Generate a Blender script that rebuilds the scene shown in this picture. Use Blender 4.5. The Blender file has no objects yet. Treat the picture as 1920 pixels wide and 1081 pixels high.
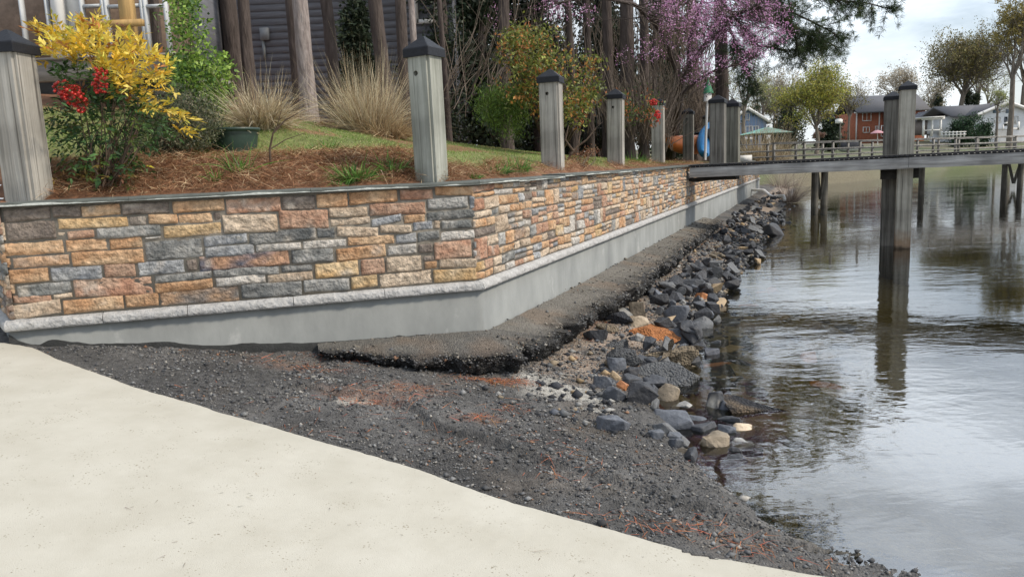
import bpy, bmesh, math, random
import numpy as np
from mathutils import Vector, Matrix
random.seed(7)
R = np.random.default_rng(11)
SC = bpy.context.scene
COL = SC.collection
# ------------------------------------------------------------------ camera
FPX = 1440.0; TH = math.radians(8.86); RO = math.radians(2.405); EYE = 1.8      # water is z = 0
fw = np.array([0, math.cos(TH), -math.sin(TH)]); r0 = np.array([1., 0, 0]); u0 = np.array([0, math.sin(TH), math.cos(TH)])
rt = math.cos(RO)*r0 - math.sin(RO)*u0; up = math.sin(RO)*r0 + math.cos(RO)*u0
CAM = np.array([0, 0, EYE])
cd = bpy.data.cameras.new('camera'); cam = bpy.data.objects.new('camera', cd); COL.objects.link(cam)
cd.sensor_width = 36; cd.lens = FPX/1920*36; cd.clip_end = 3000; cd.clip_start = 0.05
cam.matrix_world = Matrix([[rt[0], up[0], -fw[0], 0], [rt[1], up[1], -fw[1], 0], [rt[2], up[2], -fw[2], EYE], [0, 0, 0, 1]])
SC.camera = cam
# ------------------------------------------------------------------ light
SUN_EL = math.radians(46); SUN_AZ = math.radians(108)     # azimuth clockwise from +Y (view direction) towards +X
SC.view_settings.view_transform = 'Standard'; SC.view_settings.look = 'None'
SC.view_settings.gamma = 1; SC.view_settings.use_curve_mapping = False
SC.view_settings.exposure = 0.22
sdir = np.array([math.sin(SUN_AZ)*math.cos(SUN_EL), math.cos(SUN_AZ)*math.cos(SUN_EL), math.sin(SUN_EL)])
sl = bpy.data.lights.new('sun', 'SUN'); sl.energy = 2.7; sl.angle = math.radians(7); sl.color = (1, .90, .76)
so = bpy.data.objects.new('sun', sl); COL.objects.link(so)
so.rotation_euler = Vector(sdir).to_track_quat('Z', 'Y').to_euler()
W = bpy.data.worlds.new('World'); SC.world = W; W.use_nodes = True
nt = W.node_tree; nt.nodes.clear()
def wn(t, **k):
    n = nt.nodes.new(t)
    for a, b in k.items(): setattr(n, a, b)
    return n
sky = wn('ShaderNodeTexSky', sky_type='NISHITA', sun_disc=False, sun_elevation=SUN_EL, sun_rotation=SUN_AZ, air_density=1.0, dust_density=1.5)
bg1 = wn('ShaderNodeBackground'); bg1.inputs['Strength'].default_value = .10
nt.links.new(sky.outputs[0], bg1.inputs[0])
tc = wn('ShaderNodeTexCoord')
mp = wn('ShaderNodeMapping'); mp.inputs['Scale'].default_value = (1, 1, 3.2)
nz = wn('ShaderNodeTexNoise'); nz.inputs['Scale'].default_value = 2.6; nz.inputs['Detail'].default_value = 7; nz.inputs['Roughness'].default_value = .55
nt.links.new(tc.outputs['Generated'], mp.inputs[0]); nt.links.new(mp.outputs[0], nz.inputs['Vector'])
cr = wn('ShaderNodeMapRange'); cr.inputs['From Min'].default_value = .30; cr.inputs['From Max'].default_value = .62
cr.inputs['To Min'].default_value = .12; cr.inputs['To Max'].default_value = 1.0
nt.links.new(nz.outputs[0], cr.inputs['Value'])
# bright cloud patch added away from the sun to lift the water reflections
dp = wn('ShaderNodeVectorMath', operation='DOT_PRODUCT'); nt.links.new(tc.outputs['Generated'], dp.inputs[0]); dp.inputs[1].default_value = (.42, .66, .62)
br = wn('ShaderNodeMapRange', interpolation_type='SMOOTHSTEP'); br.inputs['From Min'].default_value = .79; br.inputs['From Max'].default_value = 1.0
br.inputs['To Min'].default_value = .98; br.inputs['To Max'].default_value = 3.6
nt.links.new(dp.outputs['Value'], br.inputs['Value'])
bg2 = wn('ShaderNodeBackground')
sx = wn('ShaderNodeSeparateXYZ'); nt.links.new(tc.outputs['Generated'], sx.inputs[0])
cm = wn('ShaderNodeMix', data_type='RGBA'); cm.inputs[6].default_value = (.90, .955, 1.0, 1); cm.inputs[7].default_value = (.78, .87, 1.0, 1)
er = wn('ShaderNodeMapRange'); er.inputs['From Min'].default_value = .08; er.inputs['From Max'].default_value = .6; nt.links.new(sx.outputs[2], er.inputs['Value'])
nt.links.new(er.outputs[0], cm.inputs[0]); nt.links.new(cm.outputs[2], bg2.inputs[0])
nt.links.new(br.outputs[0], bg2.inputs['Strength'])
mx = wn('ShaderNodeMixShader'); nt.links.new(cr.outputs[0], mx.inputs[0]); nt.links.new(bg1.outputs[0], mx.inputs[1]); nt.links.new(bg2.outputs[0], mx.inputs[2])
wo = wn('ShaderNodeOutputWorld'); nt.links.new(mx.outputs[0], wo.inputs[0])
SC.cycles.use_denoising = True
SC.cycles.max_bounces = 8; SC.cycles.transparent_max_bounces = 12; SC.cycles.diffuse_bounces = 3; SC.cycles.glossy_bounces = 3

# ------------------------------------------------------------------ unprojection (photo pixels -> world)
def ray(x, y): return fw + (x-960)/FPX*rt - (y-540.5)/FPX*up
def onz(x, y, z): d = ray(x, y); return CAM + d*((z-EYE)/d[2])
def aty(x, y, Y): d = ray(x, y); return CAM + d*(Y/d[1])
def onpl(x, y, p, n):
    d = ray(x, y); n = np.array([n[0], n[1], 0.]); p = np.array([p[0], p[1], 0.]); c = np.array([0, 0, EYE])
    return CAM + d*(np.dot(p-np.array([0, 0, 0]), n)/np.dot(d, n))
# ------------------------------------------------------------------ noise
def _h(ix, iy, iz, s):
    n = (ix*374761393 + iy*668265263 + iz*2147483647 + s*144665) & 0xffffffff
    n = ((n ^ (n >> 13))*1274126177) & 0xffffffff
    return ((n ^ (n >> 16)) & 0xffff)/65535.0
def vn(P, sc, seed=0):
    P = np.asarray(P, float)*sc; I = np.floor(P).astype(np.int64); f = P-I; f = f*f*(3-2*f)
    out = 0
    for a in (0, 1):
        for b in (0, 1):
            for c in (0, 1):
                w = (f[..., 0] if a else 1-f[..., 0])*(f[..., 1] if b else 1-f[..., 1])*(f[..., 2] if c else 1-f[..., 2])
                out = out + w*_h(I[..., 0]+a, I[..., 1]+b, I[..., 2]+c, seed)
    return out
def fbm(P, sc, o=4, seed=0):
    t = 0; a = .5
    for k in range(o):
        t = t + a*(vn(P, sc*2**k, seed+k*7)-.5)*2; a *= .5
    return t
def xyz(X, Y, Z=0): return np.stack([X+0*Y, Y+0*X, Z+0*X+0*Y], -1)
def sst(a, b, x): t = np.clip((np.asarray(x, float)-a)/(b-a), 0, 1); return t*t*(3-2*t)
# ------------------------------------------------------------------ materials
def M(name, c, rough=.8, var=.25, vs=6., bump=0., bs=60., attr=False, spec=.3, stretch=None, c2=None, metal=0., vor=0., bdist=.01, trans=0.):
    m = bpy.data.materials.new(name); m.use_nodes = True; t = m.node_tree; N = t.nodes; L = t.links
    b = N['Principled BSDF']; b.inputs['Roughness'].default_value = rough; b.inputs['Specular IOR Level'].default_value = spec; b.inputs['Metallic'].default_value = metal
    tx = N.new('ShaderNodeTexCoord'); src = tx.outputs['Object']
    if stretch:
        mm = N.new('ShaderNodeMapping'); mm.inputs['Scale'].default_value = stretch; L.new(src, mm.inputs[0]); src = mm.outputs[0]
    n1 = N.new('ShaderNodeTexNoise'); n1.inputs['Scale'].default_value = vs; n1.inputs['Detail'].default_value = 8; n1.inputs['Roughness'].default_value = .62; L.new(src, n1.inputs['Vector'])
    mr = N.new('ShaderNodeMapRange'); mr.inputs['From Min'].default_value = .3; mr.inputs['From Max'].default_value = .7; L.new(n1.outputs[0], mr.inputs['Value'])
    mixc = N.new('ShaderNodeMix'); mixc.data_type = 'RGBA'
    hi = c2 if c2 else tuple(min(1, x*(1+var)) for x in c); lo = c if c2 else tuple(x*(1-var) for x in c)
    if attr: lo = (1-var,)*3; hi = (1+var,)*3
    mixc.inputs[6].default_value = (*lo, 1); mixc.inputs[7].default_value = (*hi, 1); L.new(mr.outputs[0], mixc.inputs[0])
    out = mixc.outputs[2]
    if attr:
        at = N.new('ShaderNodeAttribute'); at.attribute_name = 'Col'
        mu = N.new('ShaderNodeMix'); mu.data_type = 'RGBA'; mu.blend_type = 'MULTIPLY'; mu.inputs[0].default_value = 1
        L.new(at.outputs['Color'], mu.inputs[6]); L.new(out, mu.inputs[7]); out = mu.outputs[2]
    L.new(out, b.inputs['Base Color'])
    if bump:
        n2 = N.new('ShaderNodeTexNoise'); n2.inputs['Scale'].default_value = bs; n2.inputs['Detail'].default_value = 6; L.new(src, n2.inputs['Vector'])
        hsrc = n2.outputs[0]
        if vor:
            v = N.new('ShaderNodeTexVoronoi'); v.inputs['Scale'].default_value = vor; L.new(src, v.inputs['Vector'])
            ad = N.new('ShaderNodeMath'); ad.operation = 'SUBTRACT'; L.new(n2.outputs[0], ad.inputs[0]); L.new(v.outputs['Distance'], ad.inputs[1]); hsrc = ad.outputs[0]
        bp = N.new('ShaderNodeBump'); bp.inputs['Strength'].default_value = bump; bp.inputs['Distance'].default_value = bdist; L.new(hsrc, bp.inputs['Height']); L.new(bp.outputs[0], b.inputs['Normal'])
    if trans:
        tr = N.new('ShaderNodeBsdfTranslucent'); L.new(out, tr.inputs[0]); ms = N.new('ShaderNodeMixShader'); ms.inputs[0].default_value = trans
        L.new(b.outputs[0], ms.inputs[1]); L.new(tr.outputs[0], ms.inputs[2]); L.new(ms.outputs[0], N['Material Output'].inputs[0])
    return m
# ------------------------------------------------------------------ mesh builder
class MB:
    def __init__(s): s.V = []; s.F = []; s.C = []; s.n = 0
    def add(s, V, F, col=(1, 1, 1)):
        V = np.asarray(V, float).reshape(-1, 3); F = np.asarray(F, int)
        if len(V) == 0: return s
        c = np.asarray(col, float)
        if c.ndim == 1: c = np.tile(c, (len(V), 1))
        s.V.append(V); s.C.append(c); s.F.append(F+s.n); s.n += len(V); return s
    def box(s, a, b, col=(1, 1, 1), ax=None, org=None):
        a = np.minimum(a, b), np.maximum(a, b); lo, hi = a
        v = np.array([[x, y, z] for z in (lo[2], hi[2]) for y in (lo[1], hi[1]) for x in (lo[0], hi[0])])
        if ax is not None: v = np.asarray(org) + v[:, :1]*np.asarray(ax[0]) + v[:, 1:2]*np.asarray(ax[1]) + v[:, 2:]*np.array([0, 0, 1.])
        return s.add(v, [[0, 2, 3, 1], [4, 5, 7, 6], [0, 1, 5, 4], [2, 6, 7, 3], [0, 4, 6, 2], [1, 3, 7, 5]], col)
    def tube(s, P, r, n=6, col=(1, 1, 1), cap=True):
        P = np.asarray(P, float); k = len(P); r = np.broadcast_to(np.asarray(r, float), (k,))
        T = np.gradient(P, axis=0); T /= np.linalg.norm(T, axis=1)[:, None]+1e-9
        ref = np.array([0, 0, 1.]) if abs(T[:, 2]).mean() < .8 else np.array([1., 0, 0])
        A = np.cross(T, ref); A /= np.linalg.norm(A, axis=1)[:, None]+1e-9; B = np.cross(T, A)
        th = np.linspace(0, 2*np.pi, n, endpoint=False)
        V = P[:, None] + r[:, None, None]*(A[:, None]*np.cos(th)[None, :, None]+B[:, None]*np.sin(th)[None, :, None])
        i = np.arange(k-1)[:, None]*n; j = np.arange(n)[None]; j2 = (j+1) % n
        Fq = np.stack([i+j, i+j2, i+n+j2, i+n+j], -1).reshape(-1, 4)
        s.add(V, Fq, col)
        if cap and n > 4:
            for e in (0, k-1):
                b0 = s.n; s.add(np.vstack([V[e], P[e]]), [[q, (q+1) % n, n, n] if False else [q, (q+1) % n, n] for q in range(n)], col if np.asarray(col).ndim == 1 else np.asarray(col)[0])
        return s
    def grid(s, V, col=(1, 1, 1)):
        h, w = V.shape[:2]; i = np.arange(h-1)[:, None]*w; j = np.arange(w-1)[None]
        F = np.stack([i+j, i+j+1, i+w+j+1, i+w+j], -1).reshape(-1, 4)
        c = np.asarray(col, float)
        return s.add(V.reshape(-1, 3), F, c.reshape(-1, 3) if c.ndim == 3 else c)
    def leaves(s, P, D, Nn, L, Wd, col):
        P = np.asarray(P, float); D = D/(np.linalg.norm(D, axis=1)[:, None]+1e-9); S = np.cross(D, Nn); S /= np.linalg.norm(S, axis=1)[:, None]+1e-9; U = np.cross(S, D)
        L = np.broadcast_to(L, (len(P),))[:, None]; Wd = np.broadcast_to(Wd, (len(P),))[:, None]
        V = np.stack([P, P+D*L*.42+S*Wd*.5+U*Wd*.18, P+D*L, P+D*L*.42-S*Wd*.5+U*Wd*.18], 1)
        c = np.asarray(col, float); c = np.repeat(c, 4, 0) if c.ndim == 2 else c
        return s.add(V, np.arange(len(P)*4).reshape(-1, 4), c)
    def blades(s, P, D, L, Wd, droop, col, k=4):
        P = np.asarray(P, float); n = len(P); D = D/np.linalg.norm(D, axis=1)[:, None]
        L = np.broadcast_to(L, (n,))[:, None]; Wd = np.broadcast_to(Wd, (n,))[:, None]; droop = np.broadcast_to(droop, (n,))[:, None]
        ang = R.uniform(0, 6.28, n); S = np.stack([np.cos(ang), np.sin(ang), 0*ang], 1); S -= (S*D).sum(1)[:, None]*D; S /= np.linalg.norm(S, axis=1)[:, None]+1e-9
        H = D.copy(); H[:, 2] = 0; rows = []
        for q in range(k+1):
            t = q/k; c = P + D*L*t + H*droop*L*t*t*.8; c[:, 2] -= (droop*L*t*t*.9)[:, 0]
            w = Wd*(1-t*.92)*.5; rows += [c-S*w, c+S*w]
        V = np.stack(rows, 1); base = np.arange(n)[:, None, None]*(2*k+2); q = np.arange(k)[None, :, None]*2
        F = (base+q+np.array([0, 1, 3, 2])[None, None]).reshape(-1, 4)
        c = np.asarray(col, float); c = np.repeat(c, 2*k+2, 0) if c.ndim == 2 else c
        return s.add(V, F, c)
    def build(s, name, mat, parent=None, smooth=False, loc=None):
        me = bpy.data.meshes.new(name); V = np.vstack(s.V); C = np.vstack(s.C)
        off = np.zeros(3)
        if loc is not None: off = np.asarray(loc, float)
        elif parent is not None: off = np.array(parent.location)
        V = V-off
        me.vertices.add(len(V)); me.vertices.foreach_set('co', V.ravel())
        lp = np.concatenate([f.ravel() for f in s.F]); cnt = np.concatenate([np.full(len(f), f.shape[1]) for f in s.F])
        me.loops.add(len(lp)); me.loops.foreach_set('vertex_index', lp.astype(np.int32))
        me.polygons.add(len(cnt)); st = np.concatenate([[0], np.cumsum(cnt)[:-1]])
        me.polygons.foreach_set('loop_start', st.astype(np.int32))
        if smooth: me.polygons.foreach_set('use_smooth', np.ones(len(cnt), bool))
        at = me.color_attributes.new('Col', 'FLOAT_COLOR', 'POINT'); at.data.foreach_set('color', np.hstack([C, np.ones((len(C), 1))]).ravel())
        me.update(calc_edges=True); me.validate()
        me.materials.append(mat)
        o = bpy.data.objects.new(name, me); COL.objects.link(o)
        if parent is not None: o.parent = parent
        elif loc is not None: o.location = loc
        return o
def thing(name, label, cat, loc=(0, 0, 0), group=None):
    o = bpy.data.objects.new(name, None); COL.objects.link(o); o.location = tuple(float(v) for v in loc); o.empty_display_size = .1
    o['label'] = label; o['category'] = cat
    if group: o['group'] = group
    return o
def tag(o, label, cat, group=None, kind=None):
    o['label'] = label; o['category'] = cat
    if group: o['group'] = group
    if kind: o['kind'] = kind
    return o
def struct(o, label, cat='ground'):
    o['kind'] = 'structure'; o['label'] = label; o['category'] = cat; return o
def jit(c, n, v=.25, hv=.08):
    c = np.asarray(c, float); return np.clip(c[None]*(1+R.normal(0, v, (n, 1)))*(1+R.normal(0, hv, (n, 3))), .004, .95)
def rdir(n): d = R.normal(0, 1, (n, 3)); return d/np.linalg.norm(d, axis=1)[:, None]
# ================================================================== layout: wall lines, ground and land heights
P0 = onz(14, 625, .83)[:2]; P1 = onz(905, 545.6, .83)[:2]; P2 = onz(1307, 383.6, .83)[:2]
dL = (P1-P0)/np.linalg.norm(P1-P0); nL = np.array([dL[1], -dL[0]]); LL = np.linalg.norm(P1-P0)
dR = (P2-P1)/np.linalg.norm(P2-P1); nR = np.array([dR[1], -dR[0]]); LR = 32.0
dB = np.array([-.62, .785]); nB = np.array([-dB[1], dB[0]])*1.0; nB = np.array([-.785, -.62])
TOP = 1.70
def sR(X, Y): return (X-P1[0])*dR[0]+(Y-P1[1])*dR[1]
def dWR(X, Y): return (X-P1[0])*nR[0]+(Y-P1[1])*nR[1]
def dIn(X, Y):
    a = -dWR(X, Y); b = -((X-P1[0])*nL[0]+(Y-P1[1])*nL[1]); c = -((X-P0[0])*nB[0]+(Y-P0[1])*nB[1])
    return np.minimum(np.minimum(a, b), c)
def dLand(X, Y): return np.minimum(-dWR(X, Y), -((X-P1[0])*nL[0]+(Y-P1[1])*nL[1]))
def ramp_z(X): X = np.asarray(X, float); return np.where(X < -9.5, 1.637, np.where(X < 1.75, -.146*(X-1.72), -.0044-.24*(X-1.75)))
def ground_z(X, Y):
    X = np.asarray(X, float); Y = np.asarray(Y, float)
    a = np.maximum(ramp_z(X), -1.6)
    a = a - .13*sst(.78, 1.28, X)*sst(3.8, 4.35, Y) - .13*sst(.95, 1.4, X)*sst(3.0, 3.6, Y)
    b = np.interp(dWR(X, Y), [-1, 0, .5, .9, 1.35, 2.2, 4, 8, 60], [.38, .28, .18, .11, 0, -.28, -.7, -1.4, -2.6])
    w = sst(-.9, .9, sR(X, Y)); return a*(1-w)+b*w
def land_z(X, Y):
    X = np.asarray(X, float); Y = np.asarray(Y, float); d = dLand(X, Y); s = sR(X, Y)
    A = np.interp(d, [0, .25, .6, 1.1, 1.7, 3.3, 6, 10, 20, 60], [-.04, .0, .14, .29, .33, .70, 1.32, 2.0, 2.7, 3.2])
    g = np.interp(s, [0, 2, 6, 12, 17, 60], [1, 1, .85, .5, .22, .2])
    return TOP + A*g + .03*fbm(xyz(X, Y), 1.3, 3, 3)*sst(.2, .8, d)
SHORE = np.array([[11.6, 36.5], [13.5, 42], [18, 47], [26, 54], [42, 74], [74, 92], [140, 104], [420, 120]])
def seg_sd(X, Y, P):
    best = np.full(np.shape(X), 1e9); sgn = np.zeros(np.shape(X))
    for (x0, y0), (x1, y1) in zip(P[:-1], P[1:]):
        dx, dy = x1-x0, y1-y0; t = np.clip(((X-x0)*dx+(Y-y0)*dy)/(dx*dx+dy*dy), 0, 1)
        ex, ey = X-x0-t*dx, Y-y0-t*dy; q = np.hypot(ex, ey); cr = dx*(Y-y0)-dy*(X-x0)
        m = q < best; sgn = np.where(m, np.sign(cr), sgn); best = np.where(m, q, best)
    return best*sgn
def far_z(X, Y):
    d = seg_sd(X, Y, SHORE)
    z = np.interp(d, [-30, -2, 0, .8, 5, 40, 110, 400], [-3, -1, 0, .9, 1.6, 3.4, 5.0, 9])
    return z + .25*fbm(xyz(X, Y), .06, 3, 5)*sst(2, 20, d)
def hit(px, py, fn=land_z, y0=4.5, y1=120):
    Y = np.linspace(y0, y1, 6000); d = ray(px, py); P = CAM[None]+d[None]*(Y/d[1])[:, None]
    below = P[:, 2] < fn(P[:, 0], P[:, 1]); ok = below & ((dIn(P[:, 0], P[:, 1]) > .1) if fn is land_z else True)
    i = np.argmax(ok); p = P[i] if ok.any() else P[-1]; p = p.copy(); p[2] = float(fn(p[0], p[1])); return p
def hitY(px, Y, fn=land_z):                # ground point below a photo column at a distance
    p = aty(px, 300, Y); p[2] = float(fn(p[0], p[1])); return p

# ================================================================== ground, ramp, water, land
m_ground = M('ground', (1, 1, 1), .95, .38, 26, .9, 120, attr=True, vor=85, bdist=.012, spec=.25)
m_ramp = M('ramp_concrete', (.43, .405, .338), .95, .05, 3, .5, 210, bdist=.004, spec=.2, c2=(.505, .482, .415))
def specks(m, scale, thr, col):              # small dark pits and dirt specks in the surface
    t = m.node_tree; N = t.nodes; L = t.links; b = N['Principled BSDF']; src = b.inputs['Base Color'].links[0].from_socket
    tx = N.new('ShaderNodeTexCoord'); v = N.new('ShaderNodeTexVoronoi'); v.inputs['Scale'].default_value = scale; n = N.new('ShaderNodeTexNoise'); n.inputs['Scale'].default_value = 9; n.inputs['Detail'].default_value = 4
    L.new(tx.outputs['Object'], v.inputs['Vector']); L.new(tx.outputs['Object'], n.inputs['Vector'])
    r = N.new('ShaderNodeMapRange'); r.inputs['From Min'].default_value = .42; r.inputs['From Max'].default_value = .7; r.inputs['To Min'].default_value = 0; r.inputs['To Max'].default_value = thr; L.new(n.outputs[0], r.inputs['Value'])
    c = N.new('ShaderNodeMath'); c.operation = 'LESS_THAN'; L.new(v.outputs['Distance'], c.inputs[0]); L.new(r.outputs[0], c.inputs[1])
    f = N.new('ShaderNodeMath'); f.operation = 'MULTIPLY'; L.new(c.outputs[0], f.inputs[0]); f.inputs[1].default_value = .75
    mx = N.new('ShaderNodeMix'); mx.data_type = 'RGBA'; L.new(f.outputs[0], mx.inputs[0]); L.new(src, mx.inputs[6]); mx.inputs[7].default_value = (*col, 1); L.new(mx.outputs[2], b.inputs['Base Color'])
specks(m_ramp, 60, .29, (.27, .24, .18))
specks(m_ramp, 26, .14, (.20, .17, .13))
def ang_mask(X, Y, cx, cy, rx, ry, soft=.35, sd=0):
    q = np.hypot((X-cx)/rx, (Y-cy)/ry)+.55*fbm(xyz(X, Y), 5, 3, sd); return 1-sst(1-soft, 1+soft, q)
def ground_col(X, Y):
    P = xyz(X, Y); c = np.array([.105, .102, .098])*(1+.8*fbm(P, 2.4, 4, 21))[..., None]
    def lay(m, col): nonlocal c; c = c*(1-m[..., None])+np.asarray(col)*m[..., None]*(1+.3*fbm(P, 9, 3, 4))[..., None]
    lay(.55*sst(.0, .5, fbm(P, 2.2, 4, 31)), (.15, .13, .11))
    dw = dWR(X, Y); s = sR(X, Y)
    lay(sst(-.5, .3, s)*sst(.3, .5, dw)*(1-sst(1.0, 1.25, dw))*sst(-.2, .25, fbm(P, 3, 3, 8)+.35), (.30, .24, .19))
    for q, rx, ry in ((( 1070, 737), .32, .22), ((1010, 714), .22, .13), ((665, 750), .11, .06), ((1110, 768), .14, .07), ((600, 712), .12, .05), ((900, 690), .5, .07)):
        p = hit(*q, ground_z, 2.5, 20); lay(ang_mask(X, Y, p[0], p[1], rx, ry, sd=int(rx*100)), (.36, .345, .31))
    for q, rx, ry in (((920, 714), .24, .06), ((700, 745), .25, .10), ((560, 690), .3, .08), ((770, 735), .2, .1), ((900, 795), .14, .08), ((1110, 610), .13, .22)):
        p = hit(*q, ground_z, 2.5, 20); lay(.34*ang_mask(X, Y, p[0], p[1], rx, ry, .9, sd=int(rx*77)), (.25, .12, .07))
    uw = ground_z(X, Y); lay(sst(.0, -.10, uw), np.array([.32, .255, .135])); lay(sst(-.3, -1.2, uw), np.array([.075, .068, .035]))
    return np.clip(c, .01, .9)
EDGE = [(-300, 585), (-80, 625), (0, 640), (60, 650), (110, 672), (250, 722), (420, 772), (600, 825), (770, 872), (930, 930), (1100, 978), (1300, 1035), (1450, 1062), (1560, 1081), (1760, 1130), (2500, 1290)]
def on_ramp(x, y):
    r = ray(x, y); a = -.146; t = (a*(CAM[0]-1.72)-CAM[2])/(r[2]-a*r[0]); return CAM+r*t
EP = np.array([on_ramp(*e)[:2] for e in EDGE])
def resample(P, step):
    P = np.asarray(P, float); L = np.concatenate([[0], np.cumsum(np.linalg.norm(np.diff(P, axis=0), axis=1))])
    t = np.arange(0, L[-1], step); return np.stack([np.interp(t, L, P[:, k]) for k in range(P.shape[1])], 1)
EPr = resample(EP, .012)
def ramp_side(X, Y): return seg_sd(X, Y, EP)     # > 0 beyond the ramp (towards the wall)
def grid_ground(xs, ys, shear=True):
    T, Yg = np.meshgrid(xs, ys); X = T + (.402*np.maximum(0, Yg-6.2) if shear else 0); Z = ground_z(X, Yg); P = xyz(X, Yg)
    land = sst(-.25, .05, Z)
    rs = ramp_side(X, Yg); nearr = .22+.78*sst(.0, .35, rs)
    land = land*nearr; Z = Z - .012*(1-sst(.05, .45, rs))
    Z = Z + land*(.034*fbm(P, 2.1, 4, 1)+.020*fbm(P, 12, 3, 2)+.022*np.abs(fbm(P, 38, 2, 9))) + (1-land)*.03*fbm(P, 4, 3, 6)
    # torn pavement step running across the asphalt
    Z = np.where(rs < -.035, Z-.06, Z)
    st = seg_sd(X, Yg, STEP); Z = Z + .035*sst(-.012, .012, st+.05*fbm(P, 5, 3, 12))*(1-sst(.0, .5, st))*sst(0, .1, rs)
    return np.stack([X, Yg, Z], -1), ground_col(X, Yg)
STEP = np.array([on_ramp(*e)[:2] for e in [(600, 735), (740, 752), (820, 800), (930, 840), (1040, 872), (1130, 900), (1250, 940), (1400, 985), (1470, 1000)]])
xs = np.concatenate([np.arange(-60, -8, 2.), np.arange(-8, -4, .2), np.arange(-4, 2.6, .018), np.arange(2.6, 5, .08), np.arange(5, 12, .5), np.arange(12, 70, 4)])
ys = np.concatenate([np.arange(-3, 2.2, .3), np.arange(2.2, 7.6, .018), np.geomspace(7.6, 44, 260)])
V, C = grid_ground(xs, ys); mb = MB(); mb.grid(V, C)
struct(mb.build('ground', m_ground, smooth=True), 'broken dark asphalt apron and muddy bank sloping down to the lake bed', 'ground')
# concrete ramp slab
n = len(EPr); tt = np.concatenate([[0, .0, .004, .012], np.linspace(.03, .3, 10), np.linspace(.4, 9, 40)])
e = EPr + .013*np.stack([fbm(xyz(EPr[:, 0], EPr[:, 1]), 9, 4, 40), fbm(xyz(EPr[:, 0], EPr[:, 1]), 9, 4, 41)], 1)
dirn = np.array([-.42, -.91]); G = e[:, None]+dirn[None, None]*tt[None, :, None]
Z = -.146*(G[..., 0]-1.72) + .004*fbm(xyz(G[..., 0], G[..., 1]), 1.5, 3, 4)+.0016*fbm(xyz(G[..., 0], G[..., 1]), 30, 3, 5); Z[:, 0] -= .09; Z[:, 1] -= .012; Z[:, 2] -= .004
mb = MB(); mb.grid(np.concatenate([G, Z[..., None]], -1)); struct(mb.build('boat_ramp', m_ramp, smooth=True), 'smooth cream concrete boat ramp with a ragged edge', 'ramp')
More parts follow.
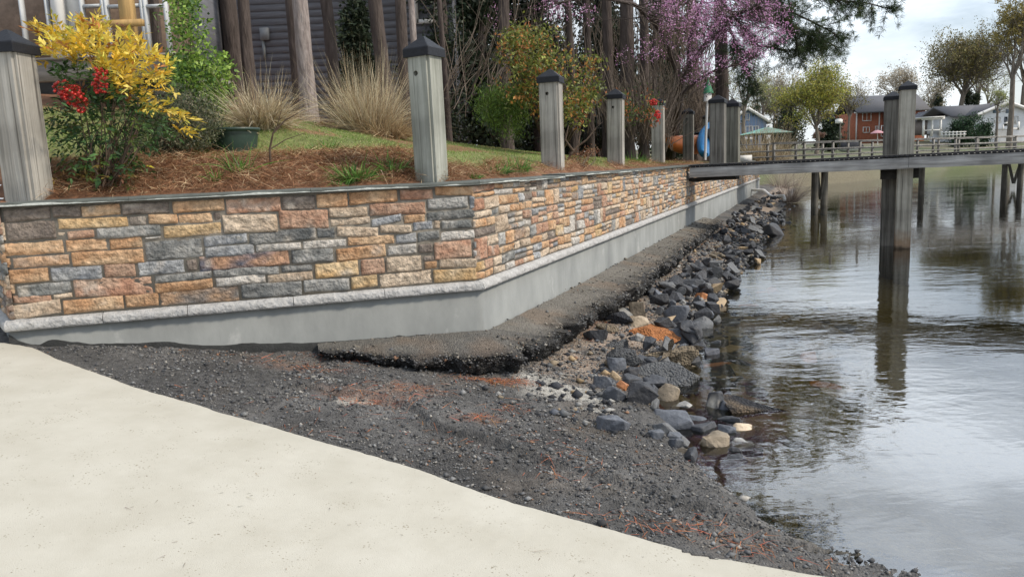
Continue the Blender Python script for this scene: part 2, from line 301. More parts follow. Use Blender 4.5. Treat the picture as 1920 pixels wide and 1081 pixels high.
# water
def water_mat():
    m = bpy.data.materials.new('water'); m.use_nodes = True; t = m.node_tree; N = t.nodes; L = t.links; N.remove(N['Principled BSDF'])
    tx = N.new('ShaderNodeTexCoord'); mp = N.new('ShaderNodeMapping'); mp.inputs['Scale'].default_value = (.62, 1.35, 1); mp.inputs['Rotation'].default_value = (0, 0, math.radians(-14)); L.new(tx.outputs['Object'], mp.inputs[0])
    a = N.new('ShaderNodeTexNoise'); a.inputs['Scale'].default_value = 1.6; a.inputs['Detail'].default_value = 4; a.inputs['Roughness'].default_value = .5; a.inputs['Distortion'].default_value = .6; L.new(mp.outputs[0], a.inputs['Vector'])
    b = N.new('ShaderNodeTexNoise'); b.inputs['Scale'].default_value = 7; b.inputs['Detail'].default_value = 3; b.inputs['Distortion'].default_value = .8; L.new(mp.outputs[0], b.inputs['Vector'])
    # ripples running out from the near shore stones
    wv = N.new('ShaderNodeTexWave'); wv.wave_type = 'RINGS'; wv.rings_direction = 'SPHERICAL'; wv.inputs['Scale'].default_value = 2.3; wv.inputs['Distortion'].default_value = 3.5; wv.inputs['Detail'].default_value = 2; wv.inputs['Detail Scale'].default_value = 1.1
    mc = N.new('ShaderNodeMapping'); mc.inputs['Location'].default_value = (-1.35, -4.3, 0); L.new(tx.outputs['Object'], mc.inputs[0]); L.new(mc.outputs[0], wv.inputs['Vector'])
    ln = N.new('ShaderNodeVectorMath'); ln.operation = 'LENGTH'; L.new(mc.outputs[0], ln.inputs[0])
    fo = N.new('ShaderNodeMapRange'); fo.inputs['From Min'].default_value = .4; fo.inputs['From Max'].default_value = 3.2; fo.inputs['To Min'].default_value = .07; fo.inputs['To Max'].default_value = 0; L.new(ln.outputs['Value'], fo.inputs['Value'])
    m1 = N.new('ShaderNodeMath'); m1.operation = 'MULTIPLY'; L.new(wv.outputs['Fac'], m1.inputs[0]); L.new(fo.outputs[0], m1.inputs[1])
    m2 = N.new('ShaderNodeMath'); m2.operation = 'MULTIPLY_ADD'; L.new(b.outputs[0], m2.inputs[0]); m2.inputs[1].default_value = .24; L.new(a.outputs[0], m2.inputs[2])
    m3 = N.new('ShaderNodeMath'); m3.operation = 'ADD'; L.new(m1.outputs[0], m3.inputs[0]); L.new(m2.outputs[0], m3.inputs[1])
    bp = N.new('ShaderNodeBump'); bp.inputs['Strength'].default_value = 1; bp.inputs['Distance'].default_value = .0075
    lo = N.new('ShaderNodeTexNoise'); lo.inputs['Scale'].default_value = .35; lo.inputs['Detail'].default_value = 2; L.new(mp.outputs[0], lo.inputs['Vector']); lr = N.new('ShaderNodeMapRange'); lr.inputs['From Min'].default_value = .35; lr.inputs['From Max'].default_value = .65; lr.inputs['To Min'].default_value = .25; lr.inputs['To Max'].default_value = 1.15; L.new(lo.outputs[0], lr.inputs['Value']); L.new(lr.outputs[0], bp.inputs['Strength']); L.new(m3.outputs[0], bp.inputs['Height'])
    fr = N.new('ShaderNodeFresnel'); fr.inputs['IOR'].default_value = 1.62; L.new(bp.outputs[0], fr.inputs['Normal'])
    g = N.new('ShaderNodeBsdfGlossy'); g.inputs['Roughness'].default_value = .03; g.inputs['Color'].default_value = (.97, .98, 1, 1); L.new(bp.outputs[0], g.inputs['Normal'])
    tr = N.new('ShaderNodeBsdfTransparent'); tr.inputs[0].default_value = (.84, .80, .62, 1)
    ms = N.new('ShaderNodeMixShader'); L.new(fr.outputs[0], ms.inputs[0]); L.new(tr.outputs[0], ms.inputs[1]); L.new(g.outputs[0], ms.inputs[2]); L.new(ms.outputs[0], N['Material Output'].inputs[0])
    return m
mb = MB(); wx = np.linspace(-40, 460, 60); wy = np.linspace(-20, 160, 40); X, Y = np.meshgrid(wx, wy); mb.grid(xyz(X, Y, 0*X))
struct(mb.build('water', water_mat()), 'calm brown green lake water with small ripples', 'water')
# lawn land behind the wall
m_land = M('land', (1, 1, 1), .95, .3, 9, .5, 60, attr=True)
GR = np.array([.155, .17, .055]); ST = np.array([.20, .10, .055])
def land_kind(X, Y):                       # 1 = lawn, 0 = pine straw
    d = dLand(X, Y)+.35*fbm(xyz(X, Y), 1.2, 3, 15); s = sR(X, Y)
    a = sst(1.35, 1.6, d)*(1-sst(3.3, 3.7, d)); b = sst(.1, .9, s)
    return (a*(1-b)+b*sst(.42, .75, d)*(1-sst(4.2, 5.2, d))*(1-.8*sst(.12, .3, fbm(xyz(X, Y), .9, 3, 44))))
xs = np.concatenate([np.arange(-14, 2, .07), np.arange(2, 13, .2)]); ys = np.concatenate([np.arange(4.8, 13, .07), np.geomspace(13, 46, 120)])
X, Y = np.meshgrid(xs, ys); Z = land_z(X, Y); k = land_kind(X, Y)
C = (GR*k[..., None]+ST*(1-k[..., None]))*(1+.3*fbm(xyz(X, Y), 4, 3, 6))[..., None]
h, w = X.shape; i = np.arange(h-1)[:, None]*w; j = np.arange(w-1)[None]; Fq = np.stack([i+j, i+j+1, i+w+j+1, i+w+j], -1).reshape(-1, 4)
ok = (dIn(X, Y).ravel() > .05); Fq = Fq[ok[Fq].all(1)]
mb = MB(); mb.add(xyz(X, Y)*[1, 1, 0]+Z[..., None]*[0, 0, 1], Fq, np.clip(C, .01, .9).reshape(-1, 3))
struct(mb.build('lawn', m_land, smooth=True), 'sloping yard of patchy lawn and pine straw beds behind the wall', 'yard')
# far shore
xs = np.concatenate([np.linspace(-120, 8, 20), np.linspace(9, 110, 130), np.linspace(114, 460, 40)]); ys = np.concatenate([np.linspace(35, 130, 130), np.linspace(134, 500, 40)])
X, Y = np.meshgrid(xs, ys); Z = far_z(X, Y); Z = Z-.6*(1-sst(42, 50, Y))*(X < 12)
P = xyz(X, Y); k = sst(-.2, .3, fbm(P, .09, 4, 3)); C = np.array([.10, .115, .05])*k[..., None]+np.array([.15, .13, .085])*(1-k[..., None])
mb = MB(); mb.grid(np.stack([X, Y, Z], -1), C); struct(mb.build('far_shore', m_land, smooth=True), 'grassy far shore rising from the lake under houses and trees', 'shore')
# ================================================================== retaining wall
m_stone = M('veneer_stone', (1, 1, 1), .9, .42, 22, 1.0, 38, attr=True, bdist=.03, spec=.2)
m_grout = M('grout', (.20, .18, .15), .95, .2, 20, .5, 120)
m_found = M('foundation_concrete', (.165, .173, .17), .8, .3, 2.3, .3, 40, bdist=.005, stretch=(1, 1, .5), c2=(.275, .285, .275))
def streaks(m, col, sc, lo, hi, f):
    t = m.node_tree; N = t.nodes; L = t.links; b = N['Principled BSDF']; src = b.inputs['Base Color'].links[0].from_socket; tx = N.new('ShaderNodeTexCoord'); mp = N.new('ShaderNodeMapping'); mp.inputs['Scale'].default_value = sc; n = N.new('ShaderNodeTexNoise'); n.inputs['Scale'].default_value = 1; n.inputs['Detail'].default_value = 5; n.inputs['Roughness'].default_value = .6
    L.new(tx.outputs['Object'], mp.inputs[0]); L.new(mp.outputs[0], n.inputs['Vector']); r = N.new('ShaderNodeMapRange'); r.inputs['From Min'].default_value = lo; r.inputs['From Max'].default_value = hi; r.inputs['To Max'].default_value = f; L.new(n.outputs[0], r.inputs['Value'])
    mx = N.new('ShaderNodeMix'); mx.data_type = 'RGBA'; L.new(r.outputs[0], mx.inputs[0]); L.new(src, mx.inputs[6]); mx.inputs[7].default_value = (*col, 1); L.new(mx.outputs[2], b.inputs['Base Color'])
streaks(m_found, (.07, .075, .075), (7, 7, .5), .66, .76, .7); streaks(m_found, (.40, .40, .385), (3.5, 3.5, 2.5), .62, .72, .6)
m_ledge = M('ledge_stone', (.43, .425, .415), .9, .22, 14, 1.0, 32, bdist=.025)
m_cop = M('coping_slate', (.105, .115, .105), .75, .3, 9, .5, 60, attr=False)
m_chip = M('chipped_slate', (.46, .48, .45), .9, .25, 30, .5, 90)
m_tar = M('sealant', (.035, .036, .035), .8, .3, 20, .6, 80)
PAL = dict(O=((.46, .265, .145), (.55, .385, .245)), Y=((.50, .325, .16), (.57, .43, .265)), R=((.38, .21, .14), (.48, .325, .235)), T=((.46, .355, .26), (.55, .45, .345)), B=((.18, .15, .13), (.27, .225, .19)),
           G=((.16, .165, .16), (.37, .36, .34)), D=((.115, .12, .12), (.29, .285, .27)), S=((.21, .225, .25), (.39, .39, .385)), L=((.42, .40, .37), (.55, .51, .46)), X=((.20, .19, .18), (.46, .30, .19)), N=((.12, .13, .165), (.42, .25, .16)))
def stone(mb, org, d, nrm, u0, u1, v0, v1, pal, near=True, dep=None):
    w, h = u1-u0, v1-v0
    if w < .012 or h < .012: return
    nx = int(np.clip(w/(.012 if near else .03), 6, 40)); ny = int(np.clip(h/(.009 if near else .02), 5, 16))
    a = np.linspace(-1, 1, nx); b = np.linspace(-1, 1, ny); a = np.sign(a)*np.abs(a)**.72; b = np.sign(b)*np.abs(b)**.72
    A, B = np.meshgrid(a, b); s = R.integers(0, 9999)
    U = (u0+u1)/2+A*w/2; Vv = (v0+v1)/2+B*h/2
    # corners pulled in, edges wander
    rr = min(.013, .25*min(w, h)); ex = w/2*np.abs(A); ey = h/2*np.abs(B); cx = np.clip(ex-(w/2-rr), 0, None); cy = np.clip(ey-(h/2-rr), 0, None); q = np.hypot(cx, cy); k = np.where(q > rr, rr/np.maximum(q, 1e-6), 1)
    U = (u0+u1)/2+np.sign(A)*np.where(cx > 0, w/2-rr+cx*k, ex); Vv = (v0+v1)/2+np.sign(B)*np.where(cy > 0, h/2-rr+cy*k, ey)
    P = xyz(U, Vv, 0*U)+s*.37
    U = U+.006*fbm(P, 14, 3, 1)*np.abs(A); tilt = R.normal(0, .006); Vv = Vv+.006*fbm(P, 13, 3, 2)*np.abs(B)+tilt*A*np.minimum(1, w/.3)
    ed = np.minimum(w/2*(1-np.abs(A)), h/2*(1-np.abs(B)))
    dep = dep if dep else R.uniform(.022, .035)
    Hh = dep*(1-np.exp(-ed/.006))+(.017*fbm(P*[1, 2.2, 1], 9, 4, 3)+.012*np.abs(fbm(P*[1, 3, 1], 20, 3, 4)))*np.clip(ed/.012, 0, 1)
    c1, c2 = PAL[pal] if isinstance(pal, str) else pal
    f = np.clip(.5+1.5*fbm(P*[1, 1.8, 1], 6.5, 4, 5), 0, 1)[..., None]; C = (np.array(c1)*(1-f)+np.array(c2)*f)*R.uniform(.86, 1.12)
    g = np.clip(2.2*fbm(P, 9, 3, 6)-.5, 0, .8)[..., None]; C = C*(1-g)+np.array([.47, .42, .36])*g*.9+C*g*.1
    V = np.asarray([*org, 0.])+U[..., None]*np.array([*d, 0])+Vv[..., None]*np.array([0, 0, 1.])+(Hh-.055)[..., None]*np.array([*nrm, 0])
    mb.grid(V, np.clip(C, .02, .9))
V0s, V1s = .916, 1.684
Z1 = """10 285 210 285 B|288 455 195 262 B|452 678 192 255 O|680 955 178 245 B|968 1265 165 232 O|1268 1583 152 236 R|30 312 285 392 B|318 720 262 325 Y|725 822 255 308 B|830 1000 243 300 O|1000 1198 238 298 O|1200 1245 235 290 B|1251 1564 246 350 T|318 368 345 390 T|372 530 335 385 R|538 908 312 378 G|915 1248 300 372 Y|0 25 290 395 T|0 358 398 478 O|365 603 382 455 O|608 802 375 442 O|812 905 370 385 L|812 1142 388 500 D|1145 1395 360 420 S|0 60 490 555 O|62 392 480 545 X|398 810 448 530 O|1152 1435 420 485 S|0 35 560 620 D|40 275 550 632 O|280 575 540 620 S|580 765 520 600 R|772 1042 505 585 S|1045 1112 500 565 B|1115 1633 462 552 N|0 85 632 700 O|88 405 632 705 G|410 860 600 710 R|865 1195 575 625 G|868 1200 618 680 O|1198 1574 543 594 D|0 60 705 765 B|62 290 700 748 R|293 410 690 722 T|0 50 770 830 R|55 345 738 825 T|348 698 715 795 O|702 893 692 768 O|895 1350 662 755 X|1211 1499 590 645 L|1350 1352 640 715 G|1353 1400 640 712 D"""
Z2 = """262 455 140 222 B|460 638 125 208 O|642 920 112 185 O|930 1120 105 165 R|1128 1385 85 140 O|248 530 220 328 R|80 460 335 405 D|462 568 318 382 D|0 75 362 412 G|118 378 408 455 L|380 632 388 438 L|318 558 440 520 G|570 855 425 500 O|635 903 365 418 O|572 812 315 375 T|818 1000 305 352 T|905 1028 352 410 S|258 443 530 572 D|182 443 575 628 T|35 382 628 712 D|385 650 608 680 G|655 808 590 662 Y|815 1113 570 648 T|1120 1367 552 625 Y|450 700 512 600 Y|708 848 495 585 R|852 1055 480 570 T|1062 1128 475 508 B|1068 1145 510 555 O|1152 1380 492 548 T|860 1030 415 475 L|1035 1120 410 465 B|1125 1338 395 495 R|1030 1158 340 395 G|1158 1358 335 390 L|1005 1120 285 335 S|1122 1160 275 328 T|1165 1338 278 328 G|768 945 255 302 S|950 1075 245 295 O|538 765 262 308 T|528 750 205 262 T|758 1078 180 250 R|1080 1370 222 275 G|1085 1318 148 215 G|1322 1385 142 215 S|1340 1385 280 325 T|1345 1390 395 440 G|1360 1390 338 385 T|1345 1390 445 485 L"""
wall = thing('retaining_wall', 'stone veneered retaining wall with pale ledge over grey concrete footing beside the water', 'wall', (P1[0], P1[1], 0))
pL = P1-.02*nL
mb = MB()
for zz, off in ((Z1, 0), (Z2, 440)):
    for row in zz.split('|'):
        x0, x1, ya, yb, c = row.split(); x0, x1, ya, yb = [float(v) for v in (x0, x1, ya, yb)]
        X0, X1, Ya, Yb = off+x0/3.002, off+x1/3.002, 320+ya/3.002, 320+yb/3.002; ym = (Ya+Yb)/2
        a = onpl(X0, ym, pL, nL); b = onpl(X1, ym, pL, nL); t = onpl((X0+X1)/2, Ya, pL, nL)[2]; q = onpl((X0+X1)/2, Yb, pL, nL)[2]
        u0 = np.dot(a[:2]-P0, dL); u1 = min(np.dot(b[:2]-P0, dL), LL-.018)
        stone(mb, P0, dL, nL, max(u0-.0025, 0), u1+.0025, max(q-.003, V0s), min(t+.003, V1s), c)
mb.build('stone_veneer', m_stone, wall, smooth=True)
def ledgestone(mb, org, d, nrm, u0, u1, near_to, sd=0):
    keys = 'OOYTTTRRXGBSLOTLGOT'
    v = V0s; bands = []
    while v < V1s-.03:
        h = min(R.uniform(.15, .21), V1s-v)
        if V1s-v-h < .07: h = V1s-v
        bands.append((v, h)); v += h
    for v, h in bands:
        u = u0
        while u < u1-.02:
            near = u < near_to; mode = R.random(); w = R.uniform(.2, .52) if mode > .2 else R.uniform(.14, .32); w = min(w, u1-u)
            if u1-u-w < .1: w = u1-u
            if mode < .22: sp = [(0, 1)]
            elif mode < .7: k = R.uniform(.36, .64); sp = [(0, k), (k, 1)]
            else: k = R.uniform(.27, .4); sp = [(0, k), (k, k+.33), (k+.33, 1)]
            for a, b in sp:
                x = u; cuts = [u, u+w] if w < .24 or R.random() < .35 else [u, u+w*R.uniform(.35, .65), u+w]
                for c0, c1 in zip(cuts[:-1], cuts[1:]):
                    stone(mb, org, d, nrm, c0, c1, v+a*h, v+b*h, keys[R.integers(len(keys))], near)
            u += w
mb = MB(); ledgestone(mb, P1, dR, nR, .0-.0, LR, 7.0); mb.build('stone_veneer', m_stone, wall, smooth=True)
mb = MB(); ledgestone(mb, P0, dB, nB, .0, 7.9, .5); mb.build('stone_veneer', m_stone, wall, smooth=True)
# grout backing / core
def corner(o):  # wall path offset outward by o
    def isect(p, d, q, e):
        A = np.array([d, -e]).T; t = np.linalg.solve(A, q-p); return p+d*t[0]
    a = P0+nB*o+dB*8.0; b = isect(P0+nB*o, dB, P0+nL*o, dL); c = isect(P0+nL*o, dL, P1+nR*o, dR); e = P1+nR*o+dR*LR
    return np.array([a, b, c, e])
def strip(mb, o0, o1, z0, z1, step=None, rough=0., seed=0, col=(1, 1, 1)):
    """closed profile lofted along the wall path"""
    A, B = corner(o0), corner(o1)
    if step:
        res = []
        for P in (A, B):
            res.append([np.linspace(P[i], P[i+1], max(2, int(np.linalg.norm(A[i+1]-A[i])/step)), endpoint=(i == 2)) for i in range(3)])
        A = np.vstack(res[0]); B = np.vstack(res[1])
    n = len(A); prof = [(B, z0), (A, z0), (A, (z0+z1)/2), (A, z1), (B, z1)]
    V = np.stack([np.hstack([p, np.full((n, 1), z)]) for p, z in prof], 1)
    if rough: V[:, 1:4] += rough*np.stack([fbm(V[:, 1:4], 14, 3, seed+k) for k in range(3)], -1)+rough*.8*np.stack([fbm(V[:, 1:4], 2.5, 2, seed+k+5) for k in range(3)], -1)
    mb.grid(V, col); return mb
mb = MB(); strip(mb, -.0385, -.4, .86, 1.685); mb.build('mortar_core', m_grout, wall)
mb = MB(); strip(mb, -.02, -.45, -.5, .845, .06, .0035, 3); mb.build('foundation', m_found, wall, smooth=False)
# ledge of separate sill stones with joints
mb = MB(); pth = corner(.016); inn = corner(-.10)
for i in range(3):
    p, q = pth[i], pth[i+1]; Ln = np.linalg.norm(q-p); e = (q-p)/Ln; nn = np.array([e[1], -e[0]]) if i else nB
    cuts = [0]
    while cuts[-1] < Ln-1.2: cuts.append(cuts[-1]+R.uniform(.5, .75) if i == 1 else cuts[-1]+R.uniform(.6, 1.0))
    cuts.append(Ln)
    for a, b in zip(cuts[:-1], cuts[1:]):
        k = max(3, int((b-a)/(.018 if a < 7 else .05))); U = np.linspace(a+.0022, b-.0022, k)
        prof = np.array([(-.14, .842), (-.006, .842), (0, .850), (.002, .862), (.0, .876), (-.002, .890), (-.010, .900), (-.045, .914), (-.14, .922)])
        if i == 0: U2 = U
        G = np.stack([np.array([*p, 0])+U[:, None]*np.array([*e, 0])+o*np.array([*nn, 0])+np.array([0, 0, z]) for o, z in prof], 1)
        s = np.array([0, .4, .8, 1, 1, 1, .8, .5, 0])[None]*.014
        f = fbm(G*[1, 1, 2.0], 19, 3, 17)+.6*np.abs(fbm(G, 36, 2, 4)); G = G+(s*f)[..., None]*np.array([*nn, 0]); G[..., 2] += .0025*fbm(G, 8, 2, 9)
        mb.grid(G); mb.add(G[0], [list(range(9))]); mb.add(G[-1], [list(range(8, -1, -1))])
mb.build('ledge', m_ledge, wall, smooth=True)
# slate coping, its chipped front edge showing paler stone
mb = MB(); mc = MB(); pth = corner(.022); inn = corner(-.38)
for i in range(3):
    p, q = pth[i], pth[i+1]; pi, qi = inn[i], inn[i+1]; Ln = np.linalg.norm(q-p); cuts = [0]
    while cuts[-1] < Ln-1.6: cuts.append(cuts[-1]+R.uniform(.8, 1.4))
    cuts.append(Ln)
    for a, b in zip(cuts[:-1], cuts[1:]):
        k = max(4, int((b-a)/(.02 if a < 8 else .06))); U = np.linspace(a+.0015, b-.0015, k)/Ln; O = p+(q-p)*U[:, None]; I = pi+(qi-pi)*U[:, None]
        lift = R.normal(0, .003)
        e = (O-I)/np.linalg.norm(O-I, axis=1)[:, None]; wob = .006*fbm(xyz(O[:, 0], O[:, 1]), 11, 3, 3); th = .027+.004*fbm(xyz(O[:, 0], O[:, 1]), 6, 2, 3)
        def pt(o, z): return np.hstack([O+e*(o+wob[:, None] if o > -.2 else o), (z if np.ndim(z) else np.full(k, z))[:, None]])
        G = np.stack([pt(-.3, 1.686+lift), pt(-.004, 1.686+lift), pt(0, 1.690+lift), pt(0, 1.686+th+lift-.006), pt(-.006, 1.686+th+lift), pt(-.36, 1.690+th+lift)], 1); mb.grid(G)
        mb.add(G[0], [list(range(6))]); mb.add(G[-1], [list(range(5, -1, -1))])
        cz = np.clip(.35+1.6*fbm(xyz(O[:, 0], O[:, 1]), 5, 4, 30), 0, 1)*.014
        if i == 2: cz *= (U*Ln < 6)*.7
        Gc = np.stack([pt(.0015, 1.687+lift), pt(.0025, 1.689+lift), pt(.0028, 1.689+cz+lift), pt(-.001, 1.690+cz+lift)], 1); mc.grid(Gc)
mb.build('coping', m_cop, wall); mc.build('chipped_edge', m_chip, wall)
# ragged black sealant along the footing
mb = MB(); U = np.arange(0, LL, .012); O = P0+nL*-.018+dL*U[:, None]; gz = ground_z(O[:, 0], O[:, 1])
hh = .018+.030*np.clip(fbm(xyz(U, 0*U), 3, 5, 77)+.2, 0, 1)+.05*np.clip(fbm(xyz(U, 0*U), 9, 2, 78)-.45, 0, 1)+.14*np.exp(-U/.25)*np.abs(fbm(xyz(U, 0*U), 6, 3, 4)+.5)
gb = np.interp(U/LL, [0, .05, .5, .75, 1], [.76, .70, .545, .505, .455])
G = np.stack([np.hstack([O+nL*.012, (gb-.06)[:, None]]), np.hstack([O+nL*.008, (gb+hh*.6)[:, None]]), np.hstack([O+nL*.001, (gb+hh)[:, None]])], 1); mb.grid(G)
mb.build('sealant', m_tar, wall)

# ================================================================== broken asphalt shelf along the footing
m_slab = M('asphalt', (1, 1, 1), .95, .35, 40, 1.0, 110, attr=True, vor=80, bdist=.016)
LIP = [(600, 662, .515), (640, 665, .50), (700, 670, .475), (760, 673, .45), (880, 683, .42), (945, 680, .405), (980, 669, .40), (1020, 643, .385), (1070, 612, .38), (1130, 580, .38), (1200, 540, .38), (1270, 482, .38), (1335, 430, .38), (1352, 415, .36)]
lp = np.array([onz(x, y, z) for x, y, z in LIP]); lpr = resample(lp, .012)
k = len(lpr); blk = np.cumsum(R.random(k) < .12); jo = R.normal(0, .030, blk[-1]+1)[blk]-.11*sst(.12, .3, fbm(xyz(np.arange(k)*.012, np.zeros(k)), 3.2, 3, 19)); jz = R.normal(0, .014, blk[-1]+1)[blk]
lpr[:, :2] += .075*np.stack([fbm(lpr*[1, 1, 0], 4.5, 5, 51), fbm(lpr*[1, 1, 0], 4.5, 5, 52)], 1)
wp = []
for p in lpr:
    s = sR(*p[:2]); ul = np.dot(p[:2]-P0, dL)
    if p[0] < .2:
        f = sst(-.3, .2, p[0]); q = P0+dL*min(ul, LL); q = q*(1-f)+P1*f
    else: q = P1+dR*max(0, s)
    if .2 <= p[0] and s < .9: q = P1+dR*max(0, s*sst(0, .9, s))
    wp.append(q)
wp = np.array(wp)
for _ in range(20): wp[1:-1] = (wp[:-2]+wp[2:]+2*wp[1:-1])/4
zin = np.interp(np.arange(k)/k, [0, .12, .25, 1], [.54, .50, .465, .462])
T = [0, .15, .3, .45, .6, .72, .82, .9, .96, 1.0]
rows = []
gl = ground_z(lpr[:, 0], lpr[:, 1])
for t in T:
    xy = wp*(1-t)+lpr[:, :2]*t; z = zin*(1-t)+lpr[:, 2]*t; rows.append(np.hstack([xy, z[:, None]]))
out = lpr[:, :2]-wp; out /= np.linalg.norm(out, axis=1)[:, None]+1e-9
for o, f in zip(np.interp(np.linspace(0, 1, 16), [0, .2, .5, .8, 1], [.004, -.03, -.07, -.12, -.24]), np.linspace(.93, -.1, 16)):
    rows.append(np.hstack([lpr[:, :2]+out*o, (gl+(lpr[:, 2]-gl)*f)[:, None]]))
G = np.stack(rows, 1); amp = np.concatenate([np.linspace(.006, .018, len(T)), np.interp(np.linspace(0, 1, 16), [0, .2, .7, 1], [.03, .045, .04, .01])])
G = G+amp[None, :, None]*np.stack([fbm(G, 11, 4, 60+q) for q in range(3)], -1)*1.3+.75*amp[None, :, None]*np.stack([fbm(G, 34, 2, 70+q) for q in range(3)], -1)
jw = np.concatenate([sst(.8, 1.0, np.array(T)), np.linspace(1, .3, 16)])
G[..., :2] += (jo[:, None]*jw[None])[..., None]*out[:, None]; G[..., 2] += jz[:, None]*jw[None]
G[..., 2] += .010*np.abs(fbm(G, 55, 2, 88))*np.concatenate([np.linspace(.3, 1.6, len(T)), np.ones(16)])[None]; G[..., :2] += (.022*fbm(G, 26, 2, 90)*np.concatenate([np.zeros(len(T)-1), np.ones(17)])[None])[..., None]*out[:, None]
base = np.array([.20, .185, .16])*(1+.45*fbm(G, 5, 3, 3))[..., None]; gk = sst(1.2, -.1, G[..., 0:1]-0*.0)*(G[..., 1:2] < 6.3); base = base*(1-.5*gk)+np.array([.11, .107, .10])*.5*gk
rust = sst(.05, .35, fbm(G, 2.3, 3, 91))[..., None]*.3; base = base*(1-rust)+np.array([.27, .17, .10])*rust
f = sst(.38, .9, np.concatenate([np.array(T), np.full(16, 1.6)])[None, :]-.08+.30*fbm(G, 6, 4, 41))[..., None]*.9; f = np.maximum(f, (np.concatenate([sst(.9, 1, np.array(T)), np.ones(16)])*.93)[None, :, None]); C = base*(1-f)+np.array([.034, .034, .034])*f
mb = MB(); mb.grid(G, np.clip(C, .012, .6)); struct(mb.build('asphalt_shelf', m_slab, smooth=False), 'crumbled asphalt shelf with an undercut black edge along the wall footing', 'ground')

# ================================================================== weathered posts
def wood(name, c, c2, sc=(1, 1, .045), sp=.2):       # grey weathered grain with dark drying cracks
    m = M(name, c, .88, .3, 24, .8, 60, c2=c2, stretch=sc, bdist=.008, spec=sp); t = m.node_tree; N = t.nodes; L = t.links; b = N['Principled BSDF']; src = b.inputs['Base Color'].links[0].from_socket; st = [n for n in N if n.type == 'MAPPING'][0]
    n = N.new('ShaderNodeTexNoise'); n.inputs['Scale'].default_value = 34; n.inputs['Detail'].default_value = 3; n.inputs['Distortion'].default_value = .4; m2 = N.new('ShaderNodeMapping'); m2.inputs['Scale'].default_value = tuple(v*(.4 if v < .5 else 1) for v in sc); m2.inputs['Location'].default_value = (3.1, 1.7, .4)
    tx = N.new('ShaderNodeTexCoord'); L.new(tx.outputs['Object'], m2.inputs[0]); L.new(m2.outputs[0], n.inputs['Vector']); r = N.new('ShaderNodeMapRange'); r.inputs['From Min'].default_value = .62; r.inputs['From Max'].default_value = .72; r.inputs['To Max'].default_value = .7; L.new(n.outputs[0], r.inputs['Value'])
    bn = N.new('ShaderNodeTexNoise'); bn.inputs['Scale'].default_value = 2.2; bn.inputs['Detail'].default_value = 5; L.new(tx.outputs['Object'], bn.inputs['Vector']); br_ = N.new('ShaderNodeMapRange'); br_.inputs['From Min'].default_value = .35; br_.inputs['From Max'].default_value = .7; br_.inputs['To Min'].default_value = .68; br_.inputs['To Max'].default_value = 1.2; L.new(bn.outputs[0], br_.inputs['Value'])
    ml = N.new('ShaderNodeMix'); ml.data_type = 'RGBA'; ml.blend_type = 'MULTIPLY'; ml.inputs[0].default_value = 1; L.new(src, ml.inputs[6]); L.new(br_.outputs[0], ml.inputs[7])
    mx = N.new('ShaderNodeMix'); mx.data_type = 'RGBA'; L.new(r.outputs[0], mx.inputs[0]); L.new(ml.outputs[2], mx.inputs[6]); mx.inputs[7].default_value = (.035, .03, .025, 1); L.new(mx.outputs[2], b.inputs['Base Color']); return m
m_post = wood('weathered_wood', (.25, .235, .205), (.50, .475, .43)); m_postd = wood('dark_weathered_wood', (.085, .08, .07), (.26, .25, .225))
m_postg = wood('greenish_weathered_wood', (.22, .228, .19), (.45, .455, .405))
m_cap = M('black_plastic', (.011, .012, .016), .55, .3, 20, .25, 60, spec=.3)
def post_mesh(name, mat, parent, w, z0, z1, hole=True, rough=.004, rot=0., at=None):
    bm = bmesh.new(); bmesh.ops.create_cube(bm, size=1)
    for v in bm.verts: v.co = Vector((v.co.x*w, v.co.y*w, z0 if v.co.z < 0 else z1))
    ve = [e for e in bm.edges if abs(e.verts[0].co.z-e.verts[1].co.z) > .1]
    bmesh.ops.bevel(bm, geom=ve, offset=.022, segments=2, affect='EDGES')
    me = bpy.data.meshes.new(name); bm.to_mesh(me); bm.free()
    if hole:
        tmp = bpy.data.objects.new('tmp', me); COL.objects.link(tmp)
        hm = bmesh.new(); bmesh.ops.create_cone(hm, cap_ends=True, segments=20, radius1=.021, radius2=.021, depth=.16, matrix=Matrix.Translation((-.02, -w/2, z1-.15)) @ Matrix.Rotation(math.pi/2, 4, 'X'))
        hme = bpy.data.meshes.new('hole'); hm.to_mesh(hme); hm.free(); ho = bpy.data.objects.new('hole', hme); COL.objects.link(ho)
        md = tmp.modifiers.new('b', 'BOOLEAN'); md.object = ho; md.operation = 'DIFFERENCE'; md.solver = 'EXACT'
        dg = bpy.context.evaluated_depsgraph_get(); me2 = bpy.data.meshes.new_from_object(tmp.evaluated_get(dg)); me2.name = name
        bpy.data.objects.remove(tmp); bpy.data.objects.remove(ho); bpy.data.meshes.remove(hme); me = me2
    me.materials.clear(); me.materials.append(mat); o = bpy.data.objects.new(name, me); COL.objects.link(o); o.parent = parent; return o
